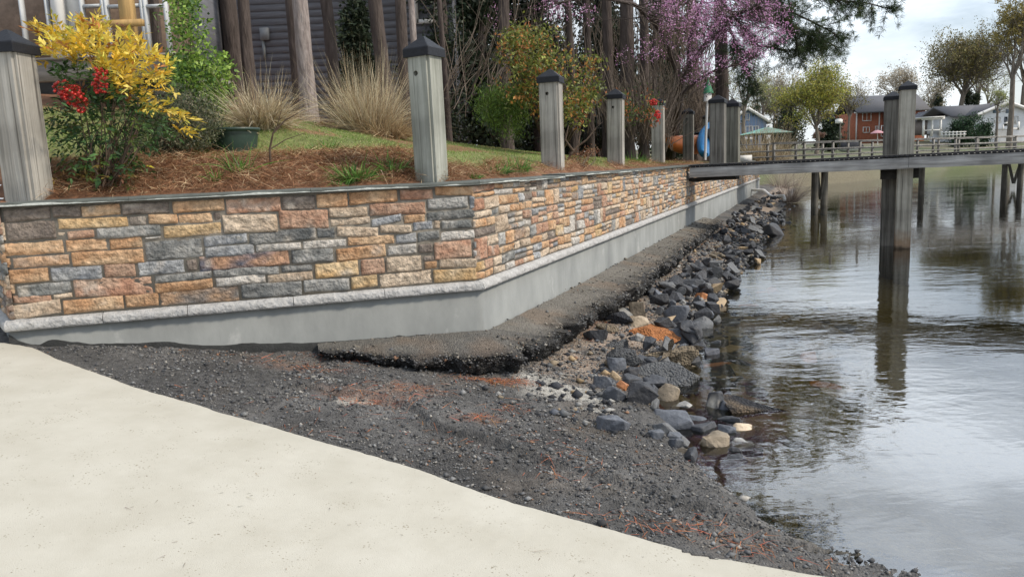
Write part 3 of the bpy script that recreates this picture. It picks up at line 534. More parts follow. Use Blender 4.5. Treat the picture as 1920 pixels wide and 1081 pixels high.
def cap_mesh(parent, w, z):
    bm = bmesh.new(); h = w/2
    def ring(s, zz): return [bm.verts.new((a*s, b*s, zz)) for a, b in ((-1, -1), (1, -1), (1, 1), (-1, 1))]
    r = [ring(h-.012, z-.012), ring(h+.018, z-.012), ring(h+.018, z+.055), ring(h+.008, z+.064), ring(h*.55, z+.112), ring(.012, z+.155)]
    for a, b in zip(r[:-1], r[1:]):
        for i in range(4): bm.faces.new((a[i], a[(i+1) % 4], b[(i+1) % 4], b[i]))
    bm.faces.new(r[-1]); bm.faces.new(r[0][::-1]); bmesh.ops.recalc_face_normals(bm, faces=bm.faces)
    be = [e for e in bm.edges if abs(e.verts[0].co.z-(z+.055)) < .01 or abs(e.verts[0].co.x-e.verts[1].co.x)+abs(e.verts[0].co.y-e.verts[1].co.y) < 1e-5]
    bmesh.ops.bevel(bm, geom=be, offset=.005, segments=1, affect='EDGES')
    me = bpy.data.meshes.new('post_cap'); bm.to_mesh(me); bm.free(); me.materials.append(m_cap); o = bpy.data.objects.new('post_cap', me); COL.objects.link(o); o.parent = parent; return o
POSTS = [(19, 5.55, 97, .235, 7, m_post, 'stout weathered post with a long dark split, beside the yellow berry bush'),
         (797, 6.40, 103, .213, 29, m_postg, 'big grey green weathered post with black cap standing on the wall corner'),
         (1032, 9.55, 153, .245, 17, m_post, 'grey weathered post in front of the green and orange shrub'),
         (1152, 12.75, 184, .25, 19, m_post, 'weathered post standing between the orange tipped shrub and the small red berry bush'),
         (1233, 17.1, 196, .26, 21, m_post, 'grey post half hidden by the small red berry bush'),
         (1290, 21.1, 213, .27, 21, m_postd, 'dark weathered post standing in front of the orange kayak bow'),
         (1326, 26., 222, .29, 21, m_postd, 'slim dark post between the blue kayak and the paired dock pilings')]
for px, Y, yt, w, rz, mat, lab in POSTS:
    p = aty(px, yt, Y); zt = p[2]; t = thing('wooden_post', lab, 'post', (p[0], p[1], 1.5), 'posts along the wall top')
    post_mesh('shaft', mat, t, w, .0, zt-1.5); cap_mesh(t, w, zt-1.5-.01); t.rotation_euler = (R.normal(0, .009), R.normal(0, .009), -math.radians(rz))
# ================================================================== near dock
m_deck = wood('dock_board', (.10, .095, .085), (.30, .29, .27), (.05, .05, 1)); m_fas = wood('fascia_wood', (.20, .19, .175), (.50, .48, .45), (.05, .05, 1))
m_dark = M('dark_timber', (.035, .032, .028), .9, .4, 6, .4, 20)
m_rub = M('black_rubber', (.02, .02, .022), .7, .3, 20, .3, 40)
dk = thing('wooden_dock', 'weathered grey timber dock reaching from the stone wall over the water', 'dock', (3.75, 16.07, 1.6))
DO = np.array([3.78, 16.04]); DD = np.array([.895, -.446]); DN = np.array([-DD[1], DD[0]])  # DN points away from camera
def dz(s): return 1.722+.0092*s
LD = 12.0; AX = (np.array([*DD, 0]), np.array([*DN, 0]))
def dbeam(mb, s0, s1, n0, n1, a, b, k=40, rough=.003):     # beam following the dock's slight rise; a,b below the deck line
    s = np.linspace(s0, s1, k); G = []
    for nn, zz in ((n0, b), (n0, a), (n1, a), (n1, b), (n0, b)):
        G.append(np.stack([DO[0]+DD[0]*s+DN[0]*nn, DO[1]+DD[1]*s+DN[1]*nn, dz(s)+zz], 1))
    G = np.stack(G, 1); G += rough*np.stack([fbm(G, 2.5, 3, 5+q) for q in range(3)], -1); mb.grid(G); mb.add(G[0, :4], [[0, 1, 2, 3]]); mb.add(G[-1, :4], [[3, 2, 1, 0]])
sj = 4.02
for s0, s1, dz_ in ((0, sj-.003, 0), (sj+.003, LD, .004)):
    mb = MB(); dbeam(mb, s0, s1, -.045, 0, -.062+dz_, -.262+dz_, int((s1-s0)*12)); mb.build('fascia_board', m_fas, dk)
mb = MB(); dbeam(mb, .02, LD, .02, .07, -.05, -.25, 30); dbeam(mb, .02, LD, 1.15, 1.2, -.05, -.25, 30); mb.build('joist', m_dark, dk)
mb = MB(); s = .1
while s < LD: dbeam(mb, s, s+.135, -.02, 1.24, 0, -.034, 3, .002); s += .143
mb.build('deck_boards', m_deck, dk)
# scalloped dark rub strip along the deck edge
mb = MB(); s = .05
while s < LD: dbeam(mb, s, s+.062, -.055, -.022, -.006, -.05+R.normal(0, .003), 2, .001); s += .085
dbeam(mb, .02, LD, -.047, -.022, -.002, -.030, 60); mb.build('rub_strip', m_rub, dk)
mb = MB(); mb.tube([[3.85, 16.3, 1.42], [3.9, 16.2, 1.4], [4.6, 15.95, 1.46]], .05, 6); dbeam(mb, .1, .9, .15, .55, -.27, -.34, 6); mb.build('brace', m_dark, dk)
def piling(px, Y, ytop, w, z0, mat, rz, label=None):
    p = aty(px, ytop, Y); o = post_mesh('piling', mat, dk, w, z0, p[2], hole=False); o.location = (p[0]-dk.location.x, p[1]-dk.location.y, -dk.location.z); o.rotation_euler[2] = rz
    c = cap_mesh(o, w, p[2]); return o
rz = math.atan2(DD[1], DD[0])
m_dpw = wood('dock_piling_wood', (.25, .235, .195), (.52, .49, .42))
def tide(m, z0, z1, col):                     # rusty tide stain just above the waterline
    t = m.node_tree; N = t.nodes; L = t.links; b = N['Principled BSDF']; src = b.inputs['Base Color'].links[0].from_socket; tx = N.new('ShaderNodeTexCoord'); sp = N.new('ShaderNodeSeparateXYZ'); L.new(tx.outputs['Object'], sp.inputs[0]); n = N.new('ShaderNodeTexNoise'); n.inputs['Scale'].default_value = 9; L.new(tx.outputs['Object'], n.inputs['Vector'])
    ad = N.new('ShaderNodeMath'); ad.operation = 'MULTIPLY_ADD'; L.new(n.outputs[0], ad.inputs[0]); ad.inputs[1].default_value = .22; L.new(sp.outputs[2], ad.inputs[2])
    r = N.new('ShaderNodeMapRange'); r.inputs['From Min'].default_value = z1; r.inputs['From Max'].default_value = z0; r.inputs['To Max'].default_value = .8; L.new(ad.outputs[0], r.inputs['Value']); mx = N.new('ShaderNodeMix'); mx.data_type = 'RGBA'; L.new(r.outputs[0], mx.inputs[0]); L.new(src, mx.inputs[6]); mx.inputs[7].default_value = (*col, 1); L.new(mx.outputs[2], b.inputs['Base Color'])
tide(m_dpw, .22, .50, (.24, .15, .085)); tide(m_dpw, .10, .19, (.03, .025, .02))
piling(1702, 14.53, 168, .27, -1.2, m_dpw, rz+.05)
piling(1674, 15.05, 187, .285, -1.2, m_postd, rz+.05)
piling(1346, 15.95, 193, .29, 1.5, m_postd, rz); piling(1373, 16.5, 200, .29, 1.5, wood('piling_wood', (.09, .085, .07), (.27, .265, .22)), rz)
mb = MB(); q = onz(1672, 458, 0); mb.tube([q+[.05, .1, .3], q+[.12, .2, 1.0], q+[.2, .3, 1.5]], .06, 6); dbeam(mb, 3.55, 4.2, .25, .31, -.26, -.45, 4); mb.build('cross_brace', m_dark, dk)
# ================================================================== riprap rocks
m_rock = M('riprap', (1, 1, 1), .62, .28, 9, .55, 34, attr=True, bdist=.02, spec=.45)
m_rough = M('rough_rubble', (1, 1, 1), .95, .4, 30, 1.0, 60, attr=True, vor=50, bdist=.03)
RC = dict(D=(.050, .053, .060), K=(.031, .032, .036), G=(.11, .113, .116), S=(.098, .106, .122), T=(.34, .25, .15), B=(.21, .17, .12), L=(.27, .265, .25), A=(.50, .40, .28), R=(.46, .19, .075), W=(.07, .075, .09))
def rock(name, size, col, mat, rnd=12, bev=.05, smooth=False, patch=None, seed=None):
    rg = np.random.default_rng(seed if seed is not None else R.integers(1 << 30)); bm = bmesh.new()
    d = rg.normal(0, 1, (rnd, 3)); d /= np.linalg.norm(d, axis=1)[:, None]; d = np.sign(d)*np.abs(d)**.75; d *= rg.uniform(.8, 1.05, (rnd, 1)); d[:, 2] = np.clip(d[:, 2], -.75, .8)
    d -= (d.max(0)+d.min(0))/2; d /= (d.max(0)-d.min(0)); pts = d*np.asarray(size)
    for p in pts: bm.verts.new(p)
    r = bmesh.ops.convex_hull(bm, input=bm.verts); bmesh.ops.delete(bm, geom=[v for v in bm.verts if not v.link_faces], context='VERTS')
    bmesh.ops.dissolve_limit(bm, angle_limit=.25, verts=bm.verts, edges=bm.edges)
    bmesh.ops.bevel(bm, geom=bm.edges[:], offset=bev*min(size), segments=1, affect='EDGES')
    if min(size) > .06:
        bmesh.ops.triangulate(bm, faces=bm.faces); bmesh.ops.subdivide_edges(bm, edges=[e for e in bm.edges if e.calc_length() > .05], cuts=2 if max(size) > .2 else 1, use_grid_fill=True); bmesh.ops.triangulate(bm, faces=bm.faces)
    co = np.array([v.co[:] for v in bm.verts]); off = rg.uniform(0, 50); nn = fbm(co+off, 9/ max(.2, max(size)*3), 4, 3); am = min(size)*(.22 if mat is m_rough else .085)
    for v, q in zip(bm.verts, nn): v.co += v.normal*float(q)*am
    me = bpy.data.meshes.new(name); bm.to_mesh(me); nv = len(bm.verts); co = np.array([v.co[:] for v in bm.verts]); bm.free()
    c = np.asarray(col)[None]*(1+.3*fbm(co+off, 7, 3, 8))[:, None]*rg.uniform(.8, 1.25)
    if patch is not None: q = sst(.0, .25, fbm(co+off, 5, 3, 9)+.05)[:, None]; c = c*(1-q)+np.asarray(patch)*q
    at = me.color_attributes.new('Col', 'FLOAT_COLOR', 'POINT'); at.data.foreach_set('color', np.hstack([np.clip(c, .01, .9), np.ones((nv, 1))]).ravel()); me.materials.append(mat)
    o = bpy.data.objects.new(name, me); COL.objects.link(o); return o
GRP = 'riprap rocks along the shore'
GEN = 'dark grey angular riprap rock in the pile at the water edge'
def put_rock(px, py, w, h, c, lab=None, rough=False, patch=None, sink=.3, name='rock', cat='rock', ang=None, flat=1.0, seed=None):
    RG = np.random.default_rng(seed if seed is not None else R.integers(1 << 30))
    base = hit(px, py+h*.32, lambda X, Y: np.maximum(ground_z(X, Y), -.045), 2.5, 45); Y = base[1]; k = Y/FPX*1.17
    size = (w*k, w*k*RG.uniform(.7, .95), h*k*1.05*flat); o = rock(name, size, RC[c], m_rough if rough else m_rock, seed=int(RG.integers(1 << 30)), rnd=int(RG.integers(11, 17)), bev=.09 if c in 'TBA' else .035, patch=patch)
    o.location = (base[0], base[1]+size[1]*.25, base[2]+size[2]*(.5-sink)); o.rotation_euler = (RG.normal(0, .08), RG.normal(0, .08), ang if ang is not None else RG.uniform(-.4, .4))
    tag(o, lab or GEN, cat, GRP)
    if lab: KEEP.append((base[0], base[1], max(size)))
    return o
KEEP = []
BIG = [(715, 505, 185, 66, 'R', 'long flat rock covered in rust orange moss', 1), (640, 445, 90, 50, 'A', 'pale tan block behind the orange mossy rock', 0), (642, 395, 62, 75, 'B', 'upright brown stone leaning at the top of the pile', 0), (472, 502, 90, 58, 'K', 'black rounded rock on the tan dirt left of the orange mossy rock', 0),
       (505, 402, 85, 34, 'L', 'thin pale grey stone chip nearest the asphalt shelf', 0), (585, 402, 70, 30, 'L', 'flat pale grey chip beside the upright brown stone', 0), (562, 437, 95, 52, 'K', None, 1), (745, 342, 82, 58, 'S', 'blue grey cube shaped rock below the dirt slope', 0), (690, 322, 66, 42, 'D', None, 0), (803, 415, 95, 85, 'S', 'large blue grey rock in the middle of the pile', 0),
       (860, 300, 95, 62, 'D', None, 0), (780, 302, 95, 45, 'G', None, 0), (930, 247, 75, 52, 'D', None, 0), (922, 307, 62, 52, 'G', None, 0), (950, 290, 80, 62, 'K', None, 0), (910, 337, 68, 34, 'R', 'small rust brown rock at the water edge', 0), (957, 364, 84, 36, 'T', 'tan wedge shaped stone lying half in the water', 0),
       (905, 450, 74, 54, 'G', 'grey rock with a pale sloping face at the water edge', 0), (850, 472, 95, 64, 'D', None, 0), (805, 505, 95, 72, 'D', None, 0), (935, 572, 80, 52, 'W', 'smooth wet blue black rock standing in the shallow water', 0), (825, 590, 120, 104, 'B', 'big tan brown boulder at the water edge', 1), (775, 668, 230, 105, 'G', 'rough grey rubble mass below the tan boulder', 1),
       (560, 617, 80, 60, 'S', 'slate blue block beside the small tan stone', 0), (556, 657, 54, 52, 'T', 'small tan knobbly stone among slate blocks', 0), (590, 592, 150, 64, 'G', 'speckled grey flat rubble piece', 1), (690, 612, 66, 54, 'D', None, 0), (742, 605, 85, 62, 'G', None, 0), (620, 655, 66, 54, 'K', None, 0),
       (655, 745, 125, 120, 'K', 'largest black rock beside the asphalt', 0), (757, 750, 112, 88, 'B', 'grey brown rock right of the largest black rock', 0), (550, 740, 95, 80, 'S', 'long blue grey slab leaning on the asphalt edge', 0), (545, 857, 135, 76, 'S', 'flat blue grey slab set in the asphalt', 0), (716, 896, 62, 36, 'S', 'small pale blue stone set in the gravel', 0),
       (800, 858, 155, 92, 'S', 'long dark blue slab at the pile foot', 0), (832, 792, 82, 42, 'L', 'light grey flat stone near the water', 0), (885, 848, 95, 44, 'S', 'flat slate blue stone at the waterline', 0), (950, 778, 92, 104, 'D', 'dark rock with a broad white patch', 0), (1005, 795, 82, 78, 'W', None, 0), (910, 882, 112, 60, 'D', None, 0),
       (1005, 892, 74, 60, 'S', 'small blue grey cube rock beside the yellow tan stone', 0), (1078, 886, 98, 50, 'A', 'yellow tan rounded stone in the water', 0), (955, 938, 132, 86, 'B', 'brown boulder at the gravel edge', 0), (1022, 852, 86, 50, 'D', None, 0), (1065, 946, 84, 44, 'L', 'pale grey flat stone lying in the water', 0), (1110, 967, 76, 30, 'D', 'thin slate shard pointing into the water', 0),
       (1042, 972, 62, 48, 'K', None, 0), (1022, 1012, 115, 46, 'K', None, 0), (500, 692, 76, 62, 'S', 'slate blue slab upslope of the small tan stone', 0), (1000, 692, 48, 28, 'G', 'small grey rock just breaking the water surface', 0), (575, 700, 50, 34, 'R', 'small orange brown stone between slate blocks', 0), (700, 690, 90, 50, 'D', None, 0), (560, 540, 90, 40, 'G', None, 1), (520, 470, 90, 34, 'B', None, 1)]
for cx, cy, w, h, c, lab, rg in BIG:
    put_rock(900+cx/2.1617, 400+cy/2.1617, w/2.1617, h/2.1617, c, lab, bool(rg), patch=(.55, .50, .42) if lab and 'white patch' in lab else None, sink=.30, ang=-.45 if c == 'R' and w > 100 else None, seed=int(cx*31+cy))
put_rock(1420, 772, 118, 24, 'K', 'long black crumbling asphalt lump lying in the water', True, patch=(.17, .13, .09), sink=.2, name='asphalt_lump', cat='asphalt lump', ang=-.35, seed=5)
put_rock(1449, 437, 40, 24, 'K', 'lone black rock at the tip of the pile against bright water', False, sink=.1)
# the rest of the pile: protos copied along the shore
protos = [rock('rock', (s, s*R.uniform(.7, 1), s*R.uniform(.5, .85)), RC[c], m_rock, rnd=int(R.integers(10, 16)), bev=.04) for s, c in zip(R.uniform(.10, .26, 26), 'DDKGSDDKKSDBDDGKLDKKGDKTDD')]
cnt = 0; used = set()
def scatter(px, Y0z, scale=1.):
    global cnt
    for kx, ky, ks in KEEP:                   # leave the rocks one can single out in plain view
        if math.hypot(px[0]-kx, px[1]-ky+.12) < .08+ks*.5: return
    i = int(R.integers(len(protos))); src = protos[i]
    if i in used: o = bpy.data.objects.new('rock', src.data); COL.objects.link(o)
    else: o = src; used.add(i)
    o.location = px; o.rotation_euler = (R.uniform(-.5, .5), R.uniform(-.5, .5), R.uniform(0, 6.28)); s = scale; o.scale = (s, s*R.uniform(.8, 1.1), s*R.uniform(.75, 1.1))
    tag(o, GEN, 'rock', GRP); cnt += 1
while cnt < 188:
    s = 1.2+28*R.random()**1.75; lo, hi = (.72, 1.5) if s < 6 else ((.85, 1.55) if s < 11 else (.35, 1.75)); d = R.uniform(lo, hi)
    p = P1+dR*s+nR*d
    if p[0] > 15: continue
    scatter((p[0], p[1], float(ground_z(*p))+.05+R.uniform(0, .08)+(.16*math.exp(-((d-1.0)/.35)**2) if s > 9 else .03)), R.uniform(.8, 1.45) if s < 12 else R.uniform(.65, 1.1))
while cnt < 240:
    q = (R.uniform(1130, 1480), R.uniform(640, 860)); p = hit(*q, ground_z, 2.5, 20)
    if not (-.16 < p[2] < .075): continue
    scatter((p[0], p[1], p[2]+.01), R.uniform(.55, 1.0))
for i in range(48):                           # flat stones lying under the shallow water
    s = R.uniform(0, 6.5); d = R.uniform(1.5, 2.9); p = P1+dR*s+nR*d; z = float(ground_z(*p))
    if i == 0 or i % 6 == 0: src = rock('submerged_stone', (R.uniform(.22, .4), R.uniform(.2, .3), .07), RC['TBGBRB'[(i//6) % 6]], m_rock, bev=.1); o = src
    else: o = bpy.data.objects.new('submerged_stone', src.data); COL.objects.link(o)
    o.location = (p[0], p[1], z+.02); o.rotation_euler = (R.normal(0, .1), R.normal(0, .1), R.uniform(0, 6.3)); tag(o, 'flat brownish stone lying under the shallow water', 'stone', 'submerged stones near the shore')
# ================================================================== loose stuff on the asphalt
def octs(mb, P, r, col):
    n = len(P); o = np.array([[1, 0, 0], [-1, 0, 0], [0, 1, 0], [0, -1, 0], [0, 0, 1], [0, 0, -1]], float)
    V = o[None]*r[:, None, None]*R.uniform(.55, 1.15, (n, 6, 1))+R.normal(0, .15, (n, 6, 3))*r[:, None, None]; V[..., 2] *= .7; V += P[:, None]
    f = np.array([[0, 2, 4], [2, 1, 4], [1, 3, 4], [3, 0, 4], [2, 0, 5], [1, 2, 5], [3, 1, 5], [0, 3, 5]]); mb.add(V, (np.arange(n)[:, None, None]*6+f[None]).reshape(-1, 3), np.repeat(col, 6, 0))
m_grav = M('gravel', (1, 1, 1), .9, .3, 60, .0, attr=True)
N = 110000; X = R.uniform(-3.4, 2.3, N); Y = R.uniform(2.4, 7.0, N); keep = (ramp_side(X, Y) > -.01) & ((dWR(X, Y) < 1.5) | (sR(X, Y) < -.1)) & (dIn(X, Y) < -.02) & (ground_z(X, Y) > -.12); X, Y = X[keep], Y[keep]
keep = R.random(len(X)) < np.clip(.45+.9*fbm(xyz(X, Y), 3, 3, 33), .12, 1); X, Y = X[keep], Y[keep]
# follow the real ground surface
dgp = bpy.context.evaluated_depsgraph_get(); 
from mathutils.bvhtree import BVHTree
gobj = bpy.data.objects['ground']; bvh = BVHTree.FromObject(gobj, dgp)
def drop(X, Y, z=3.0):
    Z = np.empty(len(X))
    for i, (a, b) in enumerate(zip(X, Y)):
        h = bvh.ray_cast(Vector((a, b, z)), Vector((0, 0, -1))); Z[i] = h[0].z if h[0] is not None else -5
    return Z
for q, rx, ry in (((1070, 737), .29, .20), ((1010, 714), .20, .12), ((665, 750), .10, .05), ((1110, 768), .12, .06)):
    p = hit(*q, ground_z, 2.5, 20); kp = ang_mask(X, Y, p[0], p[1], rx, ry, sd=int(rx*100)) < R.uniform(.05, 1.2, len(X)); X, Y = X[kp], Y[kp]
Z = drop(X, Y); r = np.exp(R.normal(math.log(.0064), .48, len(X))).clip(.003, .022); big = R.random(len(X)) < .012; r[big] *= 2
pal = np.array([[.07, .07, .072], [.115, .115, .117], [.19, .19, .187], [.20, .19, .175], [.30, .28, .25], [.24, .14, .09]]); col = pal[R.choice(6, len(X), p=[.34, .30, .20, .09, .045, .025])]*R.uniform(.7, 1.3, (len(X), 1))
mb = MB(); octs(mb, np.stack([X, Y, Z+r*.3], 1), r, col)
# crumbs breaking out of the shelf edge
a = R.integers(0, G.shape[0], 9000); b = np.clip(R.normal(9.5, 4, 9000).astype(int), 0, G.shape[1]-4); Pg = G[a, b]+R.normal(0, .008, (9000, 3)); rg = np.exp(R.normal(math.log(.008), .45, 9000)).clip(.004, .024)*(1+.5*(Pg[:, 1] > 8))
cg = pal[R.choice(6, 9000, p=[.5, .25, .12, .07, .04, .02])]*R.uniform(.7, 1.2, (9000, 1)); ftop = (b < 8)[:, None]; cg = np.where(ftop & (R.random((9000, 1)) < .7), np.array([[.20, .18, .15]])*R.uniform(.6, 1.3, (9000, 1)), cg); octs(mb, Pg, rg, cg)
# grit and small stones on the dirt slope
n = 14000; s_ = R.uniform(-.2, 14, n); d_ = R.uniform(.35, 1.3, n); Xd = P1[0]+dR[0]*s_+nR[0]*d_; Yd = P1[1]+dR[1]*s_+nR[1]*d_; Zd = drop(Xd, Yd); rd = np.exp(R.normal(math.log(.009), .5, n)).clip(.003, .035)*np.interp(s_, [0, 14], [.8, 1.8])
octs(mb, np.stack([Xd, Yd, Zd+rd*.2], 1), rd, pal[R.choice(6, n, p=[.08, .14, .2, .24, .24, .10])]*R.uniform(.6, 1.2, (n, 1)))
n = 2600; s_ = R.uniform(-1.2, 20, n); d_ = R.normal(1.12, .33, n).clip(.5, 1.9); Xd = P1[0]+dR[0]*s_+nR[0]*d_; Yd = P1[1]+dR[1]*s_+nR[1]*d_; Zd = drop(Xd, Yd); rd = np.exp(R.normal(math.log(.032), .4, n)).clip(.012, .07)*np.interp(s_, [0, 14], [.8, 1.3])
octs(mb, np.stack([Xd, Yd, Zd+rd*.25], 1), rd, np.array([RC[c] for c in 'DKGSLTB'])[R.choice(7, n, p=[.3, .2, .2, .1, .08, .06, .06])]*R.uniform(.7, 1.3, (n, 1)))
tag(mb.build('gravel', m_grav), 'loose dark gravel crumbs over the broken asphalt', 'gravel', kind='stuff')
m_needle = M('pine_straw', (1, 1, 1), .8, .2, 20, 0, attr=True)
def needles(mb, P, L, w, col, flat=.25, k=3):
    n = len(P); a = R.uniform(0, 6.283, n); D = np.stack([np.cos(a), np.sin(a), R.normal(0, flat, n)], 1); mb.blades(P, D, L, w, R.uniform(-.1, .35, n), col, k)
mb = MB()
def straw_patch(px, py, rx, ry, n, L=.12):
    p = hit(px, py, ground_z, 2.5, 20); X = p[0]+R.normal(0, rx, n); Y = p[1]+R.normal(0, ry, n); ok = (ramp_side(X, Y) > 0) & (dIn(X, Y) < -.03); X, Y = X[ok], Y[ok]; Z = drop(X, Y)
    needles(mb, np.stack([X, Y, Z+R.uniform(.004, .02, len(X))], 1), R.uniform(.4, 1.1, len(X))*L, .0032, jit((.34, .12, .05), len(X), .35, .15), .1, 2)
for q in [(925, 714, .16, .035, 260), (690, 750, .18, .07, 130), (770, 730, .15, .06, 90), (560, 685, .2, .05, 90), (620, 672, .2, .04, 70), (905, 795, .06, .04, 50), (960, 770, .1, .05, 40), (1130, 600, .06, .12, 60), (1110, 635, .08, .1, 70), (1060, 880, .1, .1, 40), (1250, 985, .3, .06, 90), (1400, 1020, .2, .05, 60), (800, 800, .7, .3, 110)]: straw_patch(*q)
N = 60; q = np.stack([R.uniform(60, 1300, N), R.uniform(690, 1080, N)], 1); pts = [on_ramp(*v) for v in q]; pts = np.array([p for p in pts if ramp_side(np.array([p[0]]), np.array([p[1]]))[0] < -.05])
needles(mb, pts+[0, 0, .004], R.uniform(.01, .035, len(pts)), .003, jit((.16, .12, .08), len(pts), .4), .02, 2)
pts = np.array([on_ramp(*v) for v in [(462, 932), (470, 925), (1000, 1035), (520, 850), (465, 745)]]); needles(mb, pts+[0, 0, .004], np.array([.07, .06, .09, .04, .06]), .0028, jit((.25, .22, .14), 5, .2), .02, 3)
tag(mb.build('fallen_needles', m_needle), 'rusty fallen pine needles lying on the asphalt and ramp', 'pine needles', kind='stuff')
# ================================================================== plants near the wall
m_leaf = M('leaf', (1, 1, 1), .5, .2, 30, 0, attr=True, spec=.35, trans=.3)
m_dry = M('dry_grass', (1, 1, 1), .8, .2, 30, 0, attr=True, trans=.25)
m_stem = M('stem_bark', (.10, .07, .05), .9, .4, 20, .4, 60)
m_twig = M('bare_twig', (1, 1, 1), .9, .3, 20, 0, attr=True)
m_berry = M('red_berry', (.50, .025, .018), .3, .3, 30, 0, spec=.6)
def norm(v): v = np.asarray(v, float); return v/(np.linalg.norm(v, axis=-1, keepdims=True)+1e-9)
def pxpts(ells, n, Y, dY):                      # points in a set of photo ellipses, spread in depth
    A = np.array([e[2]*e[3] for e in ells], float); ii = R.choice(len(ells), n, p=A/A.sum()); out = []
    for i in ii:
        cx, cy, rx, ry = ells[i][:4]; a = R.uniform(0, 6.283); r = math.sqrt(R.random()); ca = ells[i][4] if len(ells[i]) > 4 else 0
        dx, dy = rx*r*math.cos(a), ry*r*math.sin(a); out.append(aty(cx+dx*math.cos(ca)-dy*math.sin(ca), cy+dx*math.sin(ca)+dy*math.cos(ca), Y+R.normal(0, dY)))
    return np.array(out)
def sprays(mb, O, D, L, k, leaf, wd, cols, droop=.25):      # compound leaves: leaflets in pairs along a rachis
    n = len(O); D = norm(D); P = []; Dn = []; cc = []
    side = norm(np.cross(D, np.array([0, 0, 1.])+R.normal(0, .3, (n, 3)))); L = np.broadcast_to(L, (n,))[:, None]
    for q in range(k):
        t = (q//2+.5)/(k/2) if q < k-1 else 1.0; sg = 1 if q % 2 else -1
        P.append(O+D*L*t+np.array([0, 0, -1.])*droop*L*t*t); Dn.append(D*.75+(side*sg*.8 if q < k-1 else 0)+R.normal(0, .25, (n, 3))-[0, 0, .15]); cc.append(cols*(1+R.normal(0, .13, (n, 1))))
    P = np.vstack(P); Dn = np.vstack(Dn); Nn = np.array([0, 0, 1.])+R.normal(0, .45, P.shape)
    mb.leaves(P, Dn, Nn, leaf*R.uniform(.65, 1.2, len(P)), wd*R.uniform(.75, 1.2, len(P)), np.clip(np.vstack(cc), .004, .9))
def choose(pals, n, p, v=.2): pals = np.array(pals); return np.clip(pals[R.choice(len(pals), n, p=p)]*(1+R.normal(0, v, (n, 1))), .004, .9)
def stems(mb, base, tops, r=.006, n=5, bend=.12):
    for t in tops:
        b = base+np.array([R.normal(0, .05), R.normal(0, .05), 0]); u = np.linspace(0, 1, 7)[:, None]; mid = R.normal(0, bend, 3)*[1, 1, .2]
        mb.tube(b*(1-u)+t*u+mid*np.sin(u*np.pi)*.6, r*(1.2-u[:, 0]*.7), n)
# --- yellow berry bush beside the left post
Yb = 6.0; b0 = hit(205, 352); nb = thing('berry_shrub', 'tall shrub with yellow topped leaves and drooping red berry clusters beside the left post', 'shrub', b0)
yel = [(140, 78, 72, 34, .1), (205, 100, 85, 40, .25), (120, 100, 50, 30), (265, 122, 55, 20, .3), (240, 150, 62, 24, .3), (285, 155, 40, 15, .5), (215, 140, 40, 40), (290, 205, 72, 17, .5), (330, 222, 35, 8, .3), (180, 60, 30, 20), (250, 185, 40, 18, .3), (285, 105, 30, 10, .2)]
grn = [(155, 145, 55, 30), (180, 205, 75, 45), (215, 250, 70, 45), (150, 235, 55, 35), (120, 225, 35, 20), (235, 200, 60, 30), (190, 175, 50, 30), (270, 235, 60, 25), (180, 280, 65, 45), (215, 310, 60, 35)]
mb = MB(); P = pxpts(yel, 330, Yb, .16); D = norm(P-(aty(195, 200, Yb)))*.8+np.array([0, -.3, .25])+R.normal(0, .35, P.shape)
sprays(mb, P, D, R.uniform(.07, .13, 330), 7, .066, .024, choose([(.74, .52, .06), (.80, .63, .13), (.66, .42, .05), (.48, .46, .08), (.48, .20, .06)], 330, [.34, .30, .18, .11, .07], .12)); mb.build('yellow_leaves', m_leaf, nb)
mb = MB(); P = pxpts(grn, 420, Yb+.06, .2); D = norm(P-(aty(195, 230, Yb)))*.7+np.array([0, -.35, .1])+R.normal(0, .45, P.shape)
sprays(mb, P, D, R.uniform(.08, .14, 420), 7, .060, .021, choose([(.05, .11, .035), (.075, .15, .045), (.03, .06, .022), (.14, .19, .04), (.18, .10, .05)], 420, [.34, .25, .24, .12, .05])); mb.build('green_leaves', m_leaf, nb)
mb = MB(); stems(mb, b0, pxpts(yel+grn, 26, Yb, .12), .006); mb.build('stems', m_stem, nb)
mb = MB(); P = pxpts([(115, 340, 48, 18), (235, 335, 30, 25), (190, 325, 40, 25)], 70, Yb-.15, .1); sprays(mb, P, R.normal(0, .6, P.shape)+[0, -.3, .1], .09, 7, .05, .018, choose([(.30, .22, .06), (.16, .10, .04), (.08, .14, .03), (.25, .12, .07)], 70, [.35, .25, .2, .2])); mb.build('low_leaves', m_leaf, nb)
def stalk(bm, P, r):                        # thin stalks joining the berries
    c = P.mean(0)+[0, .02, .05]; m = MB(); 
    for p in P: m.tube([c, (c+p)/2+[0, 0, .01], p], r, 3, cap=False)
    V = np.vstack(m.V); vs = [bm.verts.new(v) for v in V]
    for f in np.vstack(m.F): bm.faces.new([vs[i] for i in f])
for ells, n in (([(118, 165, 18, 14), (135, 178, 24, 18), (150, 195, 16, 16)], 150), ([(186, 140, 17, 14), (188, 160, 16, 16)], 80)):
    P = pxpts(ells, n, Yb-.22, .045); bm = bmesh.new(); stalk(bm, P-b0, .0007)
    for p in P: bmesh.ops.create_icosphere(bm, subdivisions=1, radius=float(R.uniform(.010, .0135)), matrix=Matrix.Translation(Vector(p-b0)))
    me = bpy.data.meshes.new('berry_cluster'); bm.to_mesh(me); bm.free(); me.materials.append(m_berry); me.polygons.foreach_set('use_smooth', np.ones(len(me.polygons), bool)); o = bpy.data.objects.new('berry_cluster', me); COL.objects.link(o); o.parent = nb
